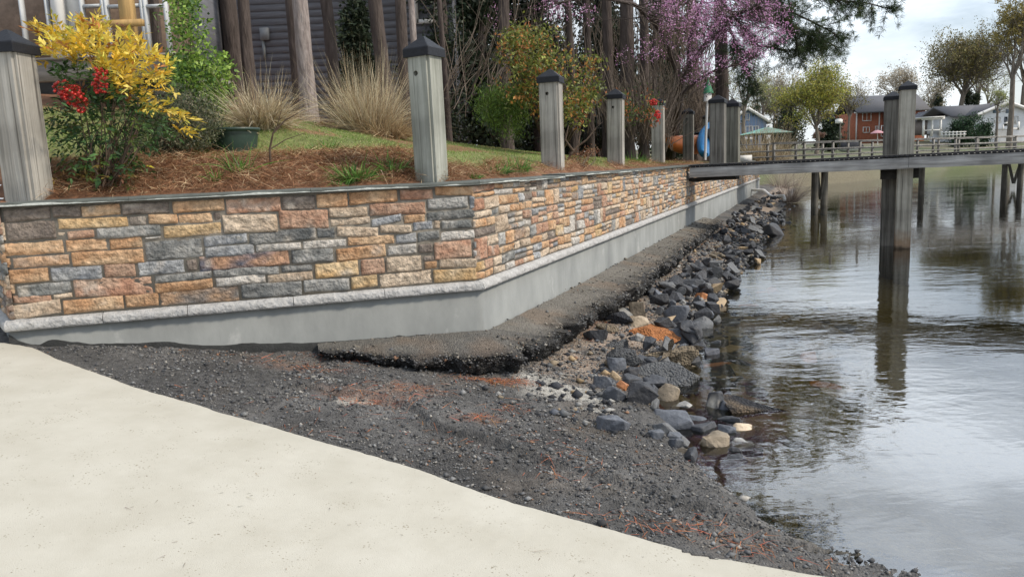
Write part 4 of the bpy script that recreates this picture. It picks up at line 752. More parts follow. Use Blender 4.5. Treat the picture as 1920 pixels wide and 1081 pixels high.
# --- low dark olive shrub behind it
def leaf_shrub(name, label, ells, n, Y, dY, leaf, wd, pals, pr, base, nst=16, cat='shrub', stem_r=.006, up=.2, mat=None, group=None):
    b = hit(*base); t = thing(name, label, cat, b, group); P = pxpts(ells, int(n*1.35), Y, dY); P = P[fbm(P, 24/Y, 3, 14) > -.10]; n = len(P); mb = MB(); D = R.normal(0, .6, P.shape)+[0, -.2, up]
    # twig-ends: a few leaves around every point
    k = 4; PP = np.repeat(P, k, 0)+R.normal(0, leaf*.8, (n*k, 3)); DD_ = np.repeat(D, k, 0)+R.normal(0, .7, (n*k, 3)); c = np.repeat(choose(pals, n, pr), k, 0)*R.uniform(.75, 1.25, (n*k, 1))
    mb.leaves(PP, DD_, R.normal(0, .6, PP.shape)+[0, 0, .8], leaf*R.uniform(.6, 1.2, n*k), wd*R.uniform(.7, 1.2, n*k), np.clip(c, .004, .9)); mb.build('foliage', mat or m_leaf, t)
    if nst: mb = MB(); stems(mb, b, P[R.choice(n, min(nst, n), replace=False)], stem_r); mb.build('stems', m_stem, t)
    return t
leaf_shrub('spreading_shrub', 'low spreading olive grey shrub with fine leaves behind the yellow berry bush', [(330, 215, 90, 55, .25), (300, 195, 60, 40), (360, 245, 55, 35), (290, 260, 70, 40), (280, 300, 70, 25)], 4200, 7.3, .28, .030, .013, [(.15, .15, .08), (.07, .09, .045), (.24, .21, .14), (.04, .055, .03)], [.34, .3, .18, .18], (330, 295), 40, up=.5)
leaf_shrub('climbing_shrub', 'tall bright green leafy shrub in front of the porch windows', [(345, 35, 30, 45), (352, 95, 38, 55), (360, 150, 45, 45), (410, 155, 28, 55), (395, 195, 40, 35), (345, 10, 22, 30), (380, 70, 22, 30)], 1150, 9.2, .25, .055, .036, [(.22, .34, .06), (.32, .45, .09), (.10, .19, .04), (.06, .12, .03)], [.36, .24, .25, .15], (385, 215), 24, up=.0)
leaf_shrub('sapling', 'thin bare sapling with a few leaves beside the porch windows', [(288, 35, 14, 18), (296, 65, 10, 20), (300, 95, 8, 18), (290, 85, 14, 10)], 26, 8.6, .08, .07, .03, [(.08, .14, .05), (.12, .17, .06)], [.5, .5], (300, 180), 6)
leaf_shrub('flower_stalk', 'dark red feathery stalk rising behind the yellow leaves', [(208, 75, 16, 16), (200, 85, 12, 12)], 70, 6.5, .05, .05, .008, [(.16, .03, .045), (.22, .06, .06)], [.6, .4], (210, 300), 3)
# --- ornamental grass clumps
def grass_clump(label, px, py, ytop, n, spread, pals, pr, hd=.35, mat=None, w=.008, name='grass_clump', lean=.45, group=None, fn=land_z, y1=120, base=None, short=.28):
    b = hit(px, py, fn) if base is None else base; Hh = aty(px, ytop, b[1])[2]-b[2]; r = spread*b[1]/FPX; t = None; mb = MB()
    a = R.uniform(0, 6.283, n); q = np.sqrt(R.random(n)); P = b+np.stack([np.cos(a)*q*r*.35, np.sin(a)*q*r*.35, -.03+0*a], 1)
    tilt = np.abs(R.normal(0, lean, n))*(.3+q); D = np.stack([np.cos(a)*tilt, np.sin(a)*tilt, 1+0*a], 1)+R.normal(0, .24, (n, 3))
    L = Hh*R.uniform(short, .95, n)*np.where(R.random(n) < .06, 1.3, 1); mb.blades(P, D, L, w*R.uniform(.6, 1.3, n), np.clip(R.normal(hd, .32, n), 0, 1.3), choose(pals, n, pr), 6)
    o = mb.build(name, mat or m_dry, loc=b); return tag(o, label, 'grass clump', group)
TAN = [(.54, .45, .30), (.42, .32, .20), (.66, .58, .42), (.30, .21, .12)]
grass_clump('pale straw grass clump drooping in front of two trunks, left of the pinkish pine', 492, 240, 78, 1700, 95, TAN, [.35, .25, .25, .15], .6, lean=.42, w=.009)
grass_clump('yellow green heart of fresh grass inside the pale straw clump', 508, 240, 172, 500, 45, [(.34, .36, .12), (.50, .46, .20), (.42, .36, .18)], [.35, .35, .3], .6, w=.008, name='fresh_grass_clump')
grass_clump('largest straw grass clump fanning up left of the big corner post', 692, 250, 62, 1900, 110, TAN, [.36, .26, .26, .12], .28, lean=.36, w=.009)
grass_clump('dense brown straw skirt at the foot of the largest grass clump', 725, 258, 150, 1500, 100, [(.38, .27, .15), (.27, .18, .09), (.48, .38, .22)], [.4, .35, .25], .75, lean=.6, w=.008, name='straw_clump')
grass_clump('arching straw grass clump to the right of the big corner post', 868, 238, 105, 500, 95, TAN, [.36, .26, .26, .12], .8, lean=.5, w=.012)
grass_clump('thin straw grass stems rising behind the left post', 40, 150, -60, 160, 110, TAN, [.36, .26, .26, .12], .3, lean=.3, w=.007)
grass_clump('orange straw tuft at the foot of the right hand shrubs', 1215, 278, 248, 300, 60, [(.34, .24, .12), (.25, .15, .07), (.20, .19, .07)], [.4, .3, .3], .8, lean=.7, w=.012)
# --- fresh bulbs and weeds at the wall
GRN = [(.11, .24, .04), (.16, .32, .06), (.06, .14, .03)]
for lab, px, py, yt, n, sp in [('fresh green bulb leaves sprouting in front of the flower pot', 448, 320, 252, 34, 40), ('bushy green grass tuft left of the corner post base', 668, 335, 285, 120, 60), ('broad green leaf tuft against the corner post', 735, 320, 268, 60, 50), ('bright green weed tuft right of the corner post', 925, 322, 290, 110, 60), ('green grass tuft left of the second post', 965, 318, 282, 130, 55),
                               ('bright green weed tuft between the third and fourth posts', 1188, 303, 283, 160, 45), ('small green tuft on the straw near the berry bush', 405, 335, 300, 26, 30), ('dark green tuft below the spreading shrub', 640, 340, 315, 60, 55), ('green sprigs in the lawn behind the straw', 608, 278, 250, 60, 55), ('low green weeds beside the corner post foot', 880, 330, 312, 70, 45)]:
    grass_clump(lab, px, py, py-(py-yt)*1.35, int(n*2.2), sp*1.3, GRN, [.4, .35, .25], .55, m_leaf, .013, 'green_tuft', .5)
def simple_leaves(name, lab, px, py, n, r, leaf, pals, pr):
    b = hit(px, py); P = b+R.normal(0, r, (n, 3))*[1, .6, .7]+[0, -.03, .06]; mb = MB(); mb.leaves(P, R.normal(0, .6, (n, 3))+[0, -.4, .2], R.normal(0, .4, (n, 3))+[0, -.5, 1], leaf*R.uniform(.7, 1.2, n), leaf*.6*R.uniform(.8, 1.1, n), choose(pals, n, pr)); tag(mb.build(name, m_leaf, loc=b), lab, 'plant')
simple_leaves('vine_leaves', 'bright green broad vine leaves under the yellow berry bush', 172, 330, 22, .05, .06, [(.16, .30, .06), (.22, .36, .09)], [.5, .5])
simple_leaves('vine_leaves', 'dark glossy broad leaves touching the coping below the berry bush', 212, 358, 9, .05, .08, [(.06, .14, .04), (.10, .20, .05)], [.5, .5])
simple_leaves('fallen_leaf', 'single yellow leaf lying on the pine straw', 298, 331, 1, .01, .075, [(.75, .52, .04)], [1.])
simple_leaves('clover', 'green clover patch beside the left post', 85, 268, 60, .09, .035, [(.12, .24, .05), (.18, .28, .07)], [.5, .5])
# bare little sapling in the straw
b = hit(508, 312); mb = MB(); pts = [hit(508, 312)]+[aty(x, y, b[1]) for x, y in [(506, 280), (512, 250), (535, 225), (560, 212)]]
mb.tube(np.array(pts), [.012, .010, .008, .006, .003], 5); mb.tube([pts[2], aty(520, 235, b[1]), aty(528, 205, b[1]-.1)], [.006, .004, .002], 5); mb.tube([pts[1], aty(535, 262, b[1]+.1), aty(570, 250, b[1]+.1)], [.006, .004, .002], 5)
tag(mb.build('bare_sapling', m_stem, loc=b), 'small bare forked sapling growing out of the pine straw', 'sapling')
# --- flower pot
bp_ = hit(441, 277); k = bp_[1]/FPX; rp = 47*k; hp = 34*k
pot = thing('flower_pot', 'wide dark green plastic flower pot sunk in the straw bed', 'pot', bp_)
m_pot = M('green_plastic', (.022, .045, .034), .45, .25, 12, .1, 60, spec=.5); m_soil = M('soil', (.05, .035, .025), .95, .4, 30, .6, 60)
def lathe(mb, prof, n=32, c=(0, 0, 0), col=(1, 1, 1)):
    th = np.linspace(0, 2*np.pi, n+1); prof = np.array(prof); V = np.stack([prof[:, :1]*np.cos(th), prof[:, :1]*np.sin(th), prof[:, 1:]+0*th], -1)+np.asarray(c); return mb.grid(V, col)
mb = MB(); lathe(mb, [(rp*.78, -.06), (rp*.93, hp*.8), (rp*.93, hp*.84), (rp, hp*.84), (rp*1.01, hp), (rp*.97, hp), (rp*.93, hp*.9), (rp*.8, hp*.3)], c=bp_); mb.build('bowl', m_pot, pot, smooth=False)
mb = MB(); lathe(mb, [(0, hp*.72), (rp*.5, hp*.7), (rp*.93, hp*.66)], c=bp_); mb.build('soil', m_soil, pot)
mb = MB(); P = bp_+np.stack([R.normal(0, rp*.4, 60), R.normal(0, rp*.3, 60), np.full(60, hp*.7)], 1); mb.blades(P, R.normal(0, .3, (60, 3))+[0, 0, 1], R.uniform(.08, .17, 60), .01, .7, choose(TAN, 60, [.3, .3, .3, .1]), 4); mb.build('dry_leaves', m_dry, pot)
# --- pine straw, twigs and lawn
def on_land(n, dlo, dhi, slo, shi):       # points at a distance behind the wall face
    d = R.uniform(dlo, dhi, n); u = R.uniform(slo, shi, n); X = np.where(u < 0, P1[0]+dL[0]*u-nL[0]*d, P1[0]+dR[0]*u-nR[0]*d); Y = np.where(u < 0, P1[1]+dL[1]*u-nL[1]*d, P1[1]+dR[1]*u-nR[1]*d)
    ok = (dIn(X, Y) > max(.28, dlo*.6)) & (X > -9); return X[ok], Y[ok]
mb = MB()
for n, dlo, dhi, slo, shi, L in ((34000, .30, 1.6, -4.0, 2.0, .17), (7000, .30, 1.1, 1.5, 9, .17), (11000, 3.2, 6.5, -6, 4, .2), (3000, .3, 1.1, 9, 16, .22)):
    X, Y = on_land(n, dlo, dhi, slo, shi); k = land_kind(X, Y) < .55; X, Y = X[k], Y[k]; Z = land_z(X, Y)
    needles(mb, np.stack([X, Y, Z+R.uniform(0, .05, len(X))], 1), R.uniform(.5, 1.2, len(X))*L, .0042 if dhi < 2 else .007, choose([(.27, .135, .065), (.34, .185, .095), (.20, .095, .05), (.50, .37, .22)], len(X), [.31, .28, .19, .22]), .35, 4)
tag(mb.build('pine_straw', m_needle), 'reddish brown pine straw mulch heaped behind the wall coping', 'pine straw', kind='stuff')
X, Y = on_land(110000, .45, 5.5, -6, 16); k = R.random(len(X)) < land_kind(X, Y)*.95; X, Y = X[k], Y[k]; Z = land_z(X, Y); n = len(X); mb = MB()
mb.blades(np.stack([X, Y, Z-.005], 1), R.normal(0, .35, (n, 3))+[0, 0, 1], R.uniform(.025, .07, n), .006, .5, choose([(.21, .32, .07), (.28, .36, .10), (.34, .34, .13), (.12, .21, .05), (.42, .37, .20)], n, [.32, .25, .15, .16, .12]), 2)
tag(mb.build('grass', m_leaf), 'short patchy yellow green lawn grass', 'grass', kind='stuff')
# scattered straw stalks by the corner post
mb = MB(); P = np.array([hit(x, y) for x, y in [(560, 330), (690, 318), (715, 330), (730, 312), (745, 335), (600, 300), (840, 330), (865, 322), (655, 335), (500, 335), (470, 345)]]); needles(mb, P+[0, 0, .05], R.uniform(.25, .45, len(P)), .007, jit((.55, .45, .28), len(P), .15), .3, 3)
tag(mb.build('dry_stalks', m_dry), 'pale dry stalks lying across the pine straw', 'stalks', kind='stuff')
# --- shrubs right of the corner post
leaf_shrub('mottled_shrub', 'large green shrub with orange new leaves behind the second post', [(1000, 65, 50, 18), (985, 100, 55, 45), (1000, 150, 75, 35), (1050, 130, 60, 35), (1075, 170, 55, 40), (1060, 210, 50, 30), (960, 160, 40, 30), (1040, 180, 70, 40), (1100, 120, 30, 18), (965, 75, 25, 12)], 2300, 12.6, .45, .075, .034, [(.17, .20, .045), (.25, .27, .06), (.07, .09, .025), (.46, .22, .06), (.36, .14, .05)], [.34, .22, .24, .13, .07], (1040, 292), 26, stem_r=.014)
leaf_shrub('feathery_shrub', 'bright green feathery shrub left of the second post', [(935, 200, 38, 35), (955, 215, 35, 45), (915, 190, 22, 40), (960, 180, 30, 35), (920, 165, 15, 20)], 1500, 13.2, .3, .085, .014, [(.13, .22, .04), (.20, .29, .06), (.06, .11, .02)], [.4, .3, .3], (945, 258), 14, up=1.)
leaf_shrub('red_berry_bush', 'small shrub with orange red tips and red berries behind the fourth post', [(1200, 190, 40, 22), (1190, 205, 32, 20), (1215, 215, 22, 18), (1180, 215, 30, 15)], 420, 14.6, .22, .08, .028, [(.40, .14, .05), (.08, .13, .03), (.15, .17, .05), (.05, .07, .02)], [.30, .30, .2, .2], (1200, 300), 16, up=.4)
nb2 = bpy.data.objects['red_berry_bush']
for (cx, cy, rx, ry) in ((1233, 218, 6, 10), (1225, 192, 7, 6)):
    P = pxpts([(cx, cy, rx, ry)], 40, 14.3, .05); bm = bmesh.new(); stalk(bm, P-np.array(nb2.location), .0015)
    for p in P: bmesh.ops.create_icosphere(bm, subdivisions=1, radius=.019, matrix=Matrix.Translation(Vector(p-np.array(nb2.location))))
    me = bpy.data.meshes.new('berry_cluster'); bm.to_mesh(me); bm.free(); me.materials.append(m_berry); o = bpy.data.objects.new('berry_cluster', me); COL.objects.link(o); o.parent = nb2
leaf_shrub('rust_weed', 'low rusty red weed between the second and third posts', [(1095, 300, 30, 14), (1075, 305, 25, 10), (1110, 290, 14, 12)], 260, 11.2, .12, .045, .014, [(.26, .11, .06), (.34, .2, .1), (.14, .09, .05)], [.5, .3, .2], (1092, 312), 14, cat='weed')
b = hit(1060, 300); mb = MB(); 
for pts in ([(1062, 305), (1075, 280), (1100, 262), (1118, 240)], [(1062, 305), (1050, 275), (1040, 262)], [(1070, 290), (1085, 270), (1088, 245)], [(1075, 283), (1060, 262), (1066, 235)]):
    mb.tube([aty(x, y, b[1]+.02*i) for i, (x, y) in enumerate(pts)], np.linspace(.02, .008, len(pts)), 5)
tag(mb.build('crooked_stump', m_stem, loc=b), 'dark crooked bare stems beside the second post', 'stem')
# ================================================================== trees of the grove
m_bark = M('bark', (.048, .038, .033), .95, .45, 7, 1.0, 12, c2=(.125, .10, .09), stretch=(1.6, 1.6, .32), bdist=.05)
m_barkl = M('pinkish_bark', (.17, .135, .125), .95, .4, 9, 1.0, 14, c2=(.38, .33, .31), stretch=(1.6, 1.6, .4), bdist=.05)
m_barkf = M('pale_bark', (.17, .145, .12), .95, .4, 5, .5, 12, stretch=(1.5, 1.5, .4), bdist=.05)
m_needl = M('pine_needle', (1, 1, 1), .6, .2, 20, 0, attr=True, trans=.15)
m_bloom = M('blossom', (1, 1, 1), .7, .2, 20, 0, attr=True, trans=.3)
def limb(mb, p, d, L, r, n=6, wob=.12, up=0., segs=6, col=(1, 1, 1)):
    pts = [np.array(p, float)]; d = norm(d)
    for i in range(segs): d = norm(d+R.normal(0, wob, 3)+[0, 0, up]); pts.append(pts[-1]+d*L/segs)
    mb.tube(pts, np.linspace(r, r*.35, segs+1), n, col, cap=False); return np.array(pts), d
def branch(mb, p, d, L, r, depth, tips, nb=3, spread=.6, up=.04, wob=.12, shrink=.68):
    pts, dd = limb(mb, p, d, L, r, 5 if depth > 1 else 3, wob, up, 5 if depth > 0 else 3)
    if depth == 0: tips.append(pts[-1]); tips.append(pts[len(pts)//2]); return
    for i in range(nb):
        t = R.uniform(.35, 1.0) if i else 1.0; q = pts[min(len(pts)-1, int(t*(len(pts)-1)))]
        branch(mb, q, norm(dd+rdir(1)[0]*spread), L*shrink*R.uniform(.8, 1.15), r*.55*(1.1-.3*t), depth-1, tips, nb, spread, up, wob, shrink)
def clumps(mb, C, n, sig, leaf, wd, pals, pr):
    C = np.asarray(C); i = R.integers(0, len(C), n); P = C[i]+R.normal(0, 1, (n, 3))*sig
    tone = R.uniform(.7, 1.3, (len(C), 1)); mb.leaves(P, rdir(n)+[0, 0, .1], rdir(n)+[0, 0, .6], leaf*R.uniform(.6, 1.3, n), wd*R.uniform(.7, 1.2, n), np.clip(choose(pals, n, pr)*tone[i], .004, .9))
def needle_clumps(mb, C, k, L, w, pals, pr, dirs=None):
    n = len(C)*k; P = np.repeat(np.asarray(C), k, 0); D = rdir(n); 
    if dirs is not None: D = norm(D+np.repeat(dirs, k, 0)*.8)
    mb.leaves(P, D, rdir(n), L*R.uniform(.7, 1.2, n), w, np.repeat(choose(pals, len(C), pr), k, 0)*R.uniform(.75, 1.25, (n, 1)))
PINE = [(.045, .075, .028), (.07, .105, .04), (.03, .05, .022), (.11, .13, .05)]
def pine(label, px, w, Y, lean=0., mat=None, top=15., name='pine_tree', group='tall pine trunks behind the wall', crown=True, yref=100, fork=False):
    b = hitY(px, Y); b[:2] = aty(px, yref, Y)[:2]; b[2] = float(land_z(*b[:2])) if Y < 45 else float(far_z(*b[:2])); r = w*Y/FPX/2*.76
    t = thing(name, label, 'tree', b, group); mb = MB(); H = np.linspace(-.15, top, 46); P = np.stack([b[0]+lean*H+.04*np.sin(H*.7+px), b[1]+.05*np.cos(H*.6+px), b[2]+H], 1)
    rr = r*(1-.55*H/top)*(1+.35*np.exp(-np.clip(H, 0, None)/.22)); n = 20; th = np.linspace(0, 2*np.pi, n+1)
    V = P[:, None]+np.stack([np.cos(th)+0*rr[:, None], np.sin(th)+0*rr[:, None], 0*th+0*rr[:, None]], -1)*rr[:, None, None]
    V[:, :-1, :2] += ((V[:, :-1]-P[:, None])*(.16*fbm(V[:, :-1]*[1, 1, .35], 9, 3, 5))[..., None])[..., :2]; V[:, -1] = V[:, 0]; mb.grid(V)
    mb.build('trunk', mat or m_bark, t, smooth=True)
    if crown:
        mb = MB(); lb = MB(); C = []
        for k in range(15):
            h = R.uniform(.55, 1.0)*top; q = np.array([b[0]+lean*h, b[1], b[2]+h]); a = R.uniform(0, 6.283); pts, _ = limb(lb, q, [math.cos(a), math.sin(a), .25], R.uniform(1.4, 3.2)*(1.25-h/top*.6), r*.22, 5, .15)
            for e in pts[2:]: C += list(e+R.normal(0, .28, (5, 3)))
        needle_clumps(mb, np.array(C), 10, .22, .022, PINE, [.4, .3, .2, .1]); mb.build('crown', m_needl, t); lb.build('limb', mat or m_bark, t)
    return t
TR = [(300, 20, 11.4, .01, 'slim dark trunk at the corner of the porch'), (434, 40, 13.4, -.012, 'thick dark trunk rising left of the pale straw clump'), (469, 29, 13.0, -.005, 'dark trunk leaning close to its thick neighbour, above the pale straw clump'),
      (547, 22, 15.5, .0, 'dark trunk half hidden behind the pinkish pine'), (622, 30, 15.5, -.03, 'brown trunk rising behind the left part of the largest grass clump'), (718, 36, 15.2, -.03, 'dark forked trunk behind the right part of the largest grass clump'), (757, 28, 14.6, .015, 'dark trunk just left of the corner post cap'), (775, 16, 14.2, .02, 'thin trunk with pale grey bark touching the corner post cap'), (831, 13, 17, 0, 'thin black trunk right of the corner post cap'),
      (947, 30, 18, 0, 'dark trunk behind the left side of the mottled shrub'), (1069, 20, 22, 0, 'slim dark trunk above the mottled shrub'), (1101, 19, 23, .01, 'slim dark trunk behind the right side of the mottled shrub'), (1137, 27, 20, 0, 'dark trunk rising straight behind the third post'), (1174, 37, 19.5, 0, 'thickest dark trunk right of the third post'), (1206, 24, 22, .0, 'dark trunk right of the thickest trunk'), (1229, 14, 24, 0, 'thin dark trunk left of the flowering tree'), (1302, 30, 27, -.01, 'twiggy dark trunk behind the flowering tree')]
for px, w, Y, le, lab in TR: pine(lab, px, w, Y, le, mat=m_barkl if 'pale grey' in lab else None, top=R.uniform(12.5, 16), crown=px not in (300, 831, 1229))
pine('pinkish grey pine trunk standing in the straw between the two grass clumps', 566, 39, 11.8, -.004, m_barkl, 14, crown=True)
big = pine('big pine behind the birdhouse with needle boughs reaching over the water', 1352, 34, 24, .0, None, 15, group=None, crown=False)
# its boughs over the water
lb = MB(); nm = MB(); BO = [([(1352, -60), (1400, -30), (1480, -5), (1560, 0), (1620, 5), (1675, 18)], 22, 17), ([(1352, -20), (1410, 20), (1470, 40), (1530, 70), (1575, 90)], 21.5, 20), ([(1352, -90), (1450, -60), (1550, -40), (1640, -12)], 22.5, 17), ([(1352, 0), (1390, 50), (1420, 85), (1480, 95), (1540, 85)], 22.5, 20), ([(1352, 20), (1380, 80), (1400, 130), (1410, 165)], 22.3, 16), ([(1352, -30), (1430, 0), (1500, 30), (1560, 60), (1582, 78)], 20.8, 18), ([(1352, -40), (1410, -15), (1460, 20), (1490, 60), (1495, 92)], 21.8, 18), ([(1352, -120), (1300, -60), (1280, -20), (1240, 10)], 23, 14), ([(1352, -140), (1440, -110), (1540, -90), (1620, -60)], 22, 16)]
for pts, Y, ns in BO:
    q = np.array([aty(x, y, 24+(Y-24)*min(1, i*.5)) for i, (x, y) in enumerate(pts)]); q = resample(np.vstack([q, q[-1:]*1.0001]), .12); lb.tube(q, np.linspace(.055, .014, len(q)), 6)
    C = []; Dd = []
    for k in range(int(ns*2.7)):
        i = int(len(q)*R.uniform(.25, 1.0)); i = min(i, len(q)-2); d = norm(q[i+1]-q[i]+R.normal(0, .55, 3)*np.linalg.norm(q[i+1]-q[i])*1.2+[0, 0, -.02]); tw, _ = limb(lb, q[i], d+[0, 0, -.1], R.uniform(.35, .95), .012, 3, .22, -.03, 4)
        for e in tw[1:]:
            for _ in range(2): C.append(e+R.normal(0, .045, 3)); Dd.append(d)
    needle_clumps(nm, np.array(C), 20, .17, .009, PINE, [.4, .3, .2, .1], np.array(Dd))
lb.build('bough', m_bark, big); nm.build('needles', m_needl, big)
# crown above the frame
nm = MB(); lb = MB(); C = []
for k in range(64):
    a = R.uniform(-2.0, 1.4); q = np.array(big.location)+[0, 0, R.uniform(7.5, 15)]; pts, _ = limb(lb, q, [math.cos(a), math.sin(a), .2], R.uniform(2, 4.6), .05, 5, .15)
    for e in pts[2:]: C += list(e+R.normal(0, .3, (4, 3)))
needle_clumps(nm, np.array(C), 18, .24, .030, PINE, [.4, .3, .2, .1]); lb.build('limb', m_bark, big); nm.build('crown', m_needl, big)
# --- flowering tree
Yr = 17.5; b = aty(1258, 285, Yr+7); b[2] = float(land_z(*b[:2])); rb = thing('flowering_tree', 'purple pink flowering tree with dark forked branches behind the paired posts', 'tree', b); lb = MB(); fm = MB(); tips = []
def ptube(pts, r0_, r1_, Ys): q = np.array([aty(x, y, Y) for (x, y), Y in zip(pts, Ys)]); q = resample(np.vstack([q, q[-1:]*1.0002]), .15); q += .025*np.stack([fbm(q, 1.6, 3, k) for k in range(3)], -1); lb.tube(q, np.linspace(r0_, r1_, len(q)), 7); return q
main = [ptube([(1256, 290), (1262, 250), (1270, 200), (1278, 150)], .19, .12, [Yr+7, Yr+5.5, Yr+3.8, Yr+2.2]), ptube([(1278, 152), (1262, 115), (1250, 80), (1225, 40), (1190, 8), (1120, -5), (1050, 5)], .085, .02, [Yr+2.2, Yr+2, Yr+1.6, Yr+1, Yr+.5, Yr, Yr]),
        ptube([(1278, 155), (1300, 115), (1330, 75), (1370, 35), (1430, 5)], .095, .02, [Yr+2.2, Yr+1.8, Yr+1.2, Yr+.6, Yr]), ptube([(1290, 135), (1292, 80), (1310, 20), (1330, -40)], .07, .03, [Yr+2.1, Yr+2, Yr+1.8, Yr+1.5]), ptube([(1276, 180), (1310, 150), (1345, 130), (1400, 118)], .05, .012, [Yr+2.2, Yr+1.8, Yr+1.4, Yr+1]), ptube([(1262, 115), (1230, 102), (1180, 100)], .04, .01, [Yr+2, Yr+1.6, Yr+1.3])]
lb.build('trunk', m_bark, rb)
FL = [(1300, 25, 60, 35), (1370, 20, 70, 30), (1430, 25, 50, 35), (1265, 45, 25, 30), (1330, 60, 45, 22), (1400, 60, 40, 22), (1455, 60, 25, 18), (1300, 105, 22, 20), (1322, 120, 20, 22), (1305, 145, 22, 10), (1200, 100, 38, 10), (1225, 95, 18, 14), (1395, 85, 26, 16), (1420, 95, 18, 12), (1372, 118, 20, 8), (1400, 122, 18, 8), (1030, 5, 30, 8), (1055, 15, 22, 8), (1095, 22, 14, 8), (940, 12, 14, 5), (925, 38, 10, 5), (1350, -30, 90, 30), (1240, 0, 30, 22)]
P = pxpts(FL, 720, Yr+.8, .7); twigs = MB(); allm = np.vstack(main)
for p in P[::2]:
    d = np.linalg.norm(allm-p, axis=1)+R.uniform(0, .5, len(allm)); q = allm[np.argmin(d)]; u = np.linspace(0, 1, 5)[:, None]; twigs.tube(q*(1-u)+p*u+R.normal(0, .08, 3)*np.sin(u*np.pi), [.014, .012, .009, .007, .005], 3, cap=False)
twigs.build('twigs', m_bark, rb)
BL = [(.64, .33, .54), (.74, .47, .66), (.52, .22, .42), (.70, .40, .62)]
sub = np.repeat(P, 3, 0)+R.normal(0, .10, (len(P)*3, 3)); clumps(fm, sub, 10500, .045, .038, .030, BL, [.35, .25, .2, .2]); fm.build('blossom', m_bloom, rb)
# --- dark evergreens and thicket closing the grove
DK = [(.030, .046, .026), (.045, .065, .035), (.018, .028, .016), (.07, .08, .04)]
def evergreen(label, px, Y, h, wpx, name='evergreen_tree', pals=DK, pr=(.4, .3, .2, .1), n=5200, leaf=.16, group='evergreens behind the trunks', fn=land_z, cat='tree', low=.05, wd=.5, shape=1.0, bark=None):
    b = aty(px, 250, Y); b[2] = float(fn(b[0], b[1])); t = thing(name, label, cat, b, group); rw = wpx*Y/FPX/2; lb = MB(); C = []
    lb.tube(np.array([b+[0, 0, -.2], b+[.1*rw, 0, h*.5], b+[0, 0, h*.95]]), [.05+.02*h, .03+.012*h, .02], 7)
    for k in range(int(26+h*4)):
        u = R.uniform(low, 1.0); a = R.uniform(0, 6.283); ext = rw*(1-u**1.6*.85)**shape*R.uniform(.45, 1.12); pts, _ = limb(lb, b+[0, 0, u*h], [math.cos(a), math.sin(a), .35], ext, .03, 3, .15, 0, 4)
        for e in pts[1:]: C += list(e+R.normal(0, .16*min(1.5, rw), (2, 3)))
    mb = MB(); clumps(mb, np.array(C), n, .10*min(2.2, rw)+.05, leaf, leaf*wd, pals, pr); mb.build('crown', m_leaf, t); lb.build('trunk', bark or m_bark, t); return t
for lab, px, Y, h, w, lo in [('dark holly like evergreen just right of the corner post', 835, 19.5, 6.5, 150, .0), ('dark evergreen mass behind the arching straw clump', 905, 22, 7, 140, .0), ('dark green bush in front of the grey siding left of the corner post', 680, 17.5, 2.6, 100, .0), ('dark evergreen high between the slim trunks', 1010, 27, 10, 170, .3), ('loose evergreen far behind the third post', 1120, 34, 12, 150, .35), ('evergreen crown behind the flowering tree', 1260, 32, 12, 150, .35), ('dark evergreen at the far left behind the porch', 560, 26, 9, 180, .3), ('dark evergreen behind the thin black trunk', 800, 25, 10, 150, .0), ('tall dark evergreen behind the mottled shrub', 950, 27, 11, 150, .0), ('dark understorey evergreen behind the third post', 1150, 30, 5, 170, .0), ('low dark evergreen behind the second post', 1030, 31, 4.5, 170, .0), ('dark understorey evergreen behind the small red berry bush', 1240, 31, 4.5, 150, .0), ('low dark evergreen behind the kayaks', 1320, 38, 3.6, 110, .0), ('squat dark evergreen left of the second post foot', 960, 33, 4.5, 190, .0), ('squat dark evergreen right of the second post foot', 1085, 35, 4.5, 170, .0), ('dark evergreen behind the arching straw and holly', 875, 31, 12, 130, .1)]:
    evergreen(lab, px, Y, h, w, low=lo, n=9000, leaf=.12 if Y < 20 else .2)
def twig_stuff(name, label, regions, w=.012):
    mb = MB()
    for (x0, x1, y0, y1, Ya, Yb_, n, slope, L) in regions:
        for i in range(n):
            x = R.uniform(x0, x1); Y = R.uniform(Ya, Yb_); p = aty(x, R.uniform((y0+y1)/2, y1), Y); d = np.array([R.normal(slope, .28), R.normal(0, .25), 1.]); limb(mb, p, d, L*R.uniform(.5, 1.2), w*R.uniform(.5, 1.2), 3, .16, .0, 5, col=np.array([.15, .12, .095])*R.uniform(.6, 1.5))
    return tag(mb.build(name, m_twig), label, 'thicket', kind='stuff')
twig_stuff('bare_thicket', 'tangled bare brown twigs and vines hanging among the dark trunks', [(1195, 1345, 110, 275, 25.5, 28, 560, .05, 1.9), (1150, 1240, 150, 270, 17.5, 19, 200, -.05, 1.5), (1205, 1262, 170, 285, 18, 20, 120, .2, 1.6), (830, 960, 60, 220, 16, 18, 70, .45, 2.2), (1020, 1160, 80, 260, 18, 23, 170, .0, 1.8), (960, 1330, 0, 120, 22, 30, 260, 0, 2.4), (1220, 1330, -20, 150, 18, 21, 160, 0, 1.5), (660, 800, 150, 260, 13.5, 14.5, 30, .2, 1.)])
